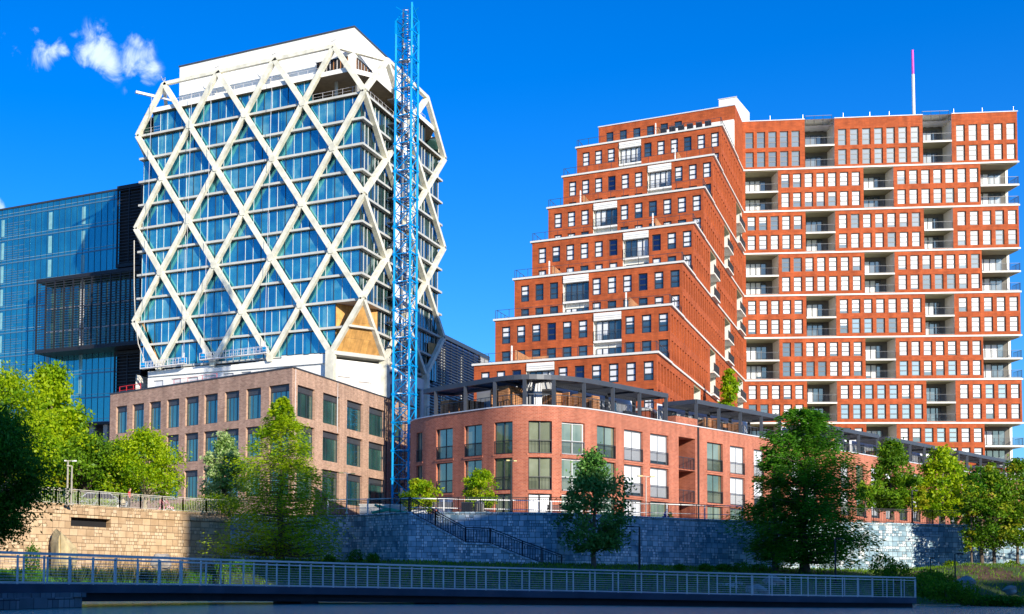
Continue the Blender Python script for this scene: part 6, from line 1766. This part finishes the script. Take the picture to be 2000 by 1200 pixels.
def person(label, px, D, face, pose, shirt, lower, hair, held=None):
    q = at(px, 1000, D); q.z = PZ; T = thing('person', label, 'person')
    x = Vector((CR.x, CR.y, 0)).normalized() * face; y = Vector((-x.y, x.x, 0)); Z = Vector((0, 0, 1))
    W = lambda a, b, c: x * a + y * b + Z * c
    sk = M['skin']
    J = pose
    body = [J['pel'], J['chest'], J['neck'], J['head'], J['top'], J['shl'], J['ell'], J['hal'], J['shr'], J['elr'], J['har'], J['hil'], J['knl'], J['anl'], J['tol'], J['hir'], J['knr'], J['anr'], J['tor']]
    E = [(0, 1), (1, 2), (2, 3), (3, 4), (1, 5), (5, 6), (6, 7), (1, 8), (8, 9), (9, 10), (0, 11), (11, 12), (12, 13), (13, 14), (0, 15), (15, 16), (16, 17), (17, 18)]
    R = [.14, .15, .055, .095, .085, .06, .045, .032, .06, .045, .032, .10, .065, .045, .04, .10, .065, .045, .04]
    skin_chain('body', [W(*p) for p in body], E, R, sk, T)
    sh = [J['pel'], J['chest'], J['shl'], J['ell'], J['shr'], J['elr']]
    skin_chain('top', [W(*p) for p in sh], [(0, 1), (1, 2), (2, 3), (1, 4), (4, 5)], [.165, .18, .085, .062, .085, .062], shirt, T)
    lo = [J['pel'], J['hil'], J['knl'], J['anl'], J['hir'], J['knr'], J['anr']]
    skin_chain('trousers', [W(*p) for p in lo], [(0, 1), (1, 2), (2, 3), (0, 4), (4, 5), (5, 6)], [.16, .125, .085, .065, .125, .085, .065], lower, T)
    hd = Vector(J['head']); tp = Vector(J['top']); hb = tuple(hd.lerp(tp, .6) + Vector((-.03, 0, .03)))
    skin_chain('hair', [W(*hb), W(hb[0] - .05, 0, hb[2] - .05), W(hb[0] - .08, 0, hb[2] - .16)], [(0, 1), (1, 2)], [.10, .10, .07], hair, T)
    T.location = q; return T, q, W


M['skin'] = plain('skin', (.50, .30, .21), .6, var=.05); M['redc'] = plain('red_cloth', (.62, .03, .04), .85); M['blackc'] = plain('black_cloth', (.02, .02, .025), .9); M['pinkc'] = plain('pink_cloth', (.72, .25, .30), .85)
M['blond'] = plain('pale_hair', (.75, .68, .52), .8); M['dhair'] = plain('dark_hair', (.03, .02, .015), .8); M['tanc'] = plain('tan_cloth', (.55, .45, .28), .9)
stand = dict(pel=(0, 0, .95), chest=(.03, 0, 1.32), neck=(.06, 0, 1.5), head=(.10, 0, 1.62), top=(.11, 0, 1.72), shl=(.03, -.19, 1.40), ell=(-.03, -.25, 1.13), hal=(.12, -.27, .92), shr=(.03, .19, 1.40), elr=(.1, .25, 1.15), har=(.32, .18, 1.22), hil=(0, -.10, .90), knl=(.10, -.11, .5), anl=(-.02, -.11, .09), tol=(.12, -.11, .04), hir=(0, .10, .90), knr=(.03, .11, .5), anr=(-.2, .11, .11), tor=(-.06, .11, .04))
person('walker in a red top and black trousers carrying a pale bag', 251, 94.6, 1, stand, M['redc'], M['blackc'], M['dhair'])
b = MB(); q = at(240, 994, 94.3); q.z = PZ + .38; b.lathe(q, [(0, 0), (.16, .02), (.2, .2), (.14, .42), (.05, .5)], 'tanc', 12); b.tube([q + Vector((0, 0, .48)), q + Vector((.1, 0, .72))], [.015, .015], M['tanc'], 5); tag(b.build('shoulder_bag'), 'pale tan bag hanging behind the walker in red', 'bag')
bend = dict(pel=(-.1, 0, .92), chest=(.16, 0, 1.22), neck=(.25, 0, 1.37), head=(.33, 0, 1.47), top=(.37, 0, 1.57), shl=(.17, -.19, 1.29), ell=(.22, -.25, 1.03), hal=(.45, -.22, .92), shr=(.17, .19, 1.29), elr=(.24, .25, 1.03), har=(.46, .22, .92), hil=(-.1, -.1, .88), knl=(.12, -.11, .5), anl=(.08, -.11, .09), tol=(.22, -.11, .04), hir=(-.1, .10, .88), knr=(-.12, .11, .48), anr=(-.42, .11, .14), tor=(-.32, .11, .04))
person('pale haired walker in a black top leaning over a pink pushchair', 318, 96.6, 1, bend, M['blackc'], M['pinkc'], M['blond'])
def pushchair():
    q = at(329, 998, 96.3); q.z = PZ; T = thing('pushchair', 'pink and white pushchair pushed along the tan fence', 'pushchair'); x = Vector((CR.x, CR.y, 0)).normalized(); y = Vector((-x.y, x.x, 0)); Z = Vector((0, 0, 1))
    s = MB(); f = [q + x * a + Z * h for a, h in ((-.1, .35), (.4, .3), (.45, .42), (.12, .5), (-.1, .95), (-.28, .85))]; g = [p + y * .42 for p in f]; s.face(f, 'pinkc'); s.face(g[::-1], 'pinkc')
    for i in range(6): j = (i + 1) % 6; s.face([f[i], f[j], g[j], g[i]], 'pinkc')
    s.build('seat', T)
    fr = MB()
    for o in (y * 0, y * .42):
        fr.beam(q + o - x * .42 + Z * .98, q + o + x * .42 + Z * .12, .035, .035, 'framew'); fr.beam(q + o + x * .1 + Z * .5, q + o - x * .32 + Z * .12, .035, .035, 'framew')
    fr.beam(q - x * .42 + Z * .98, q - x * .42 + y * .42 + Z * .98, .04, .04, 'framew'); fr.build('frame', T)
    for a in (-.32, .42):
        for o in (0, .42):
            w = MB(); c = q + x * a + y * o + Z * .12; w.tube([c - y * .02, c + y * .03], [.12, .12], M['framew'], 12); w.build('wheel', T)
    setbase(T, q)
pushchair()
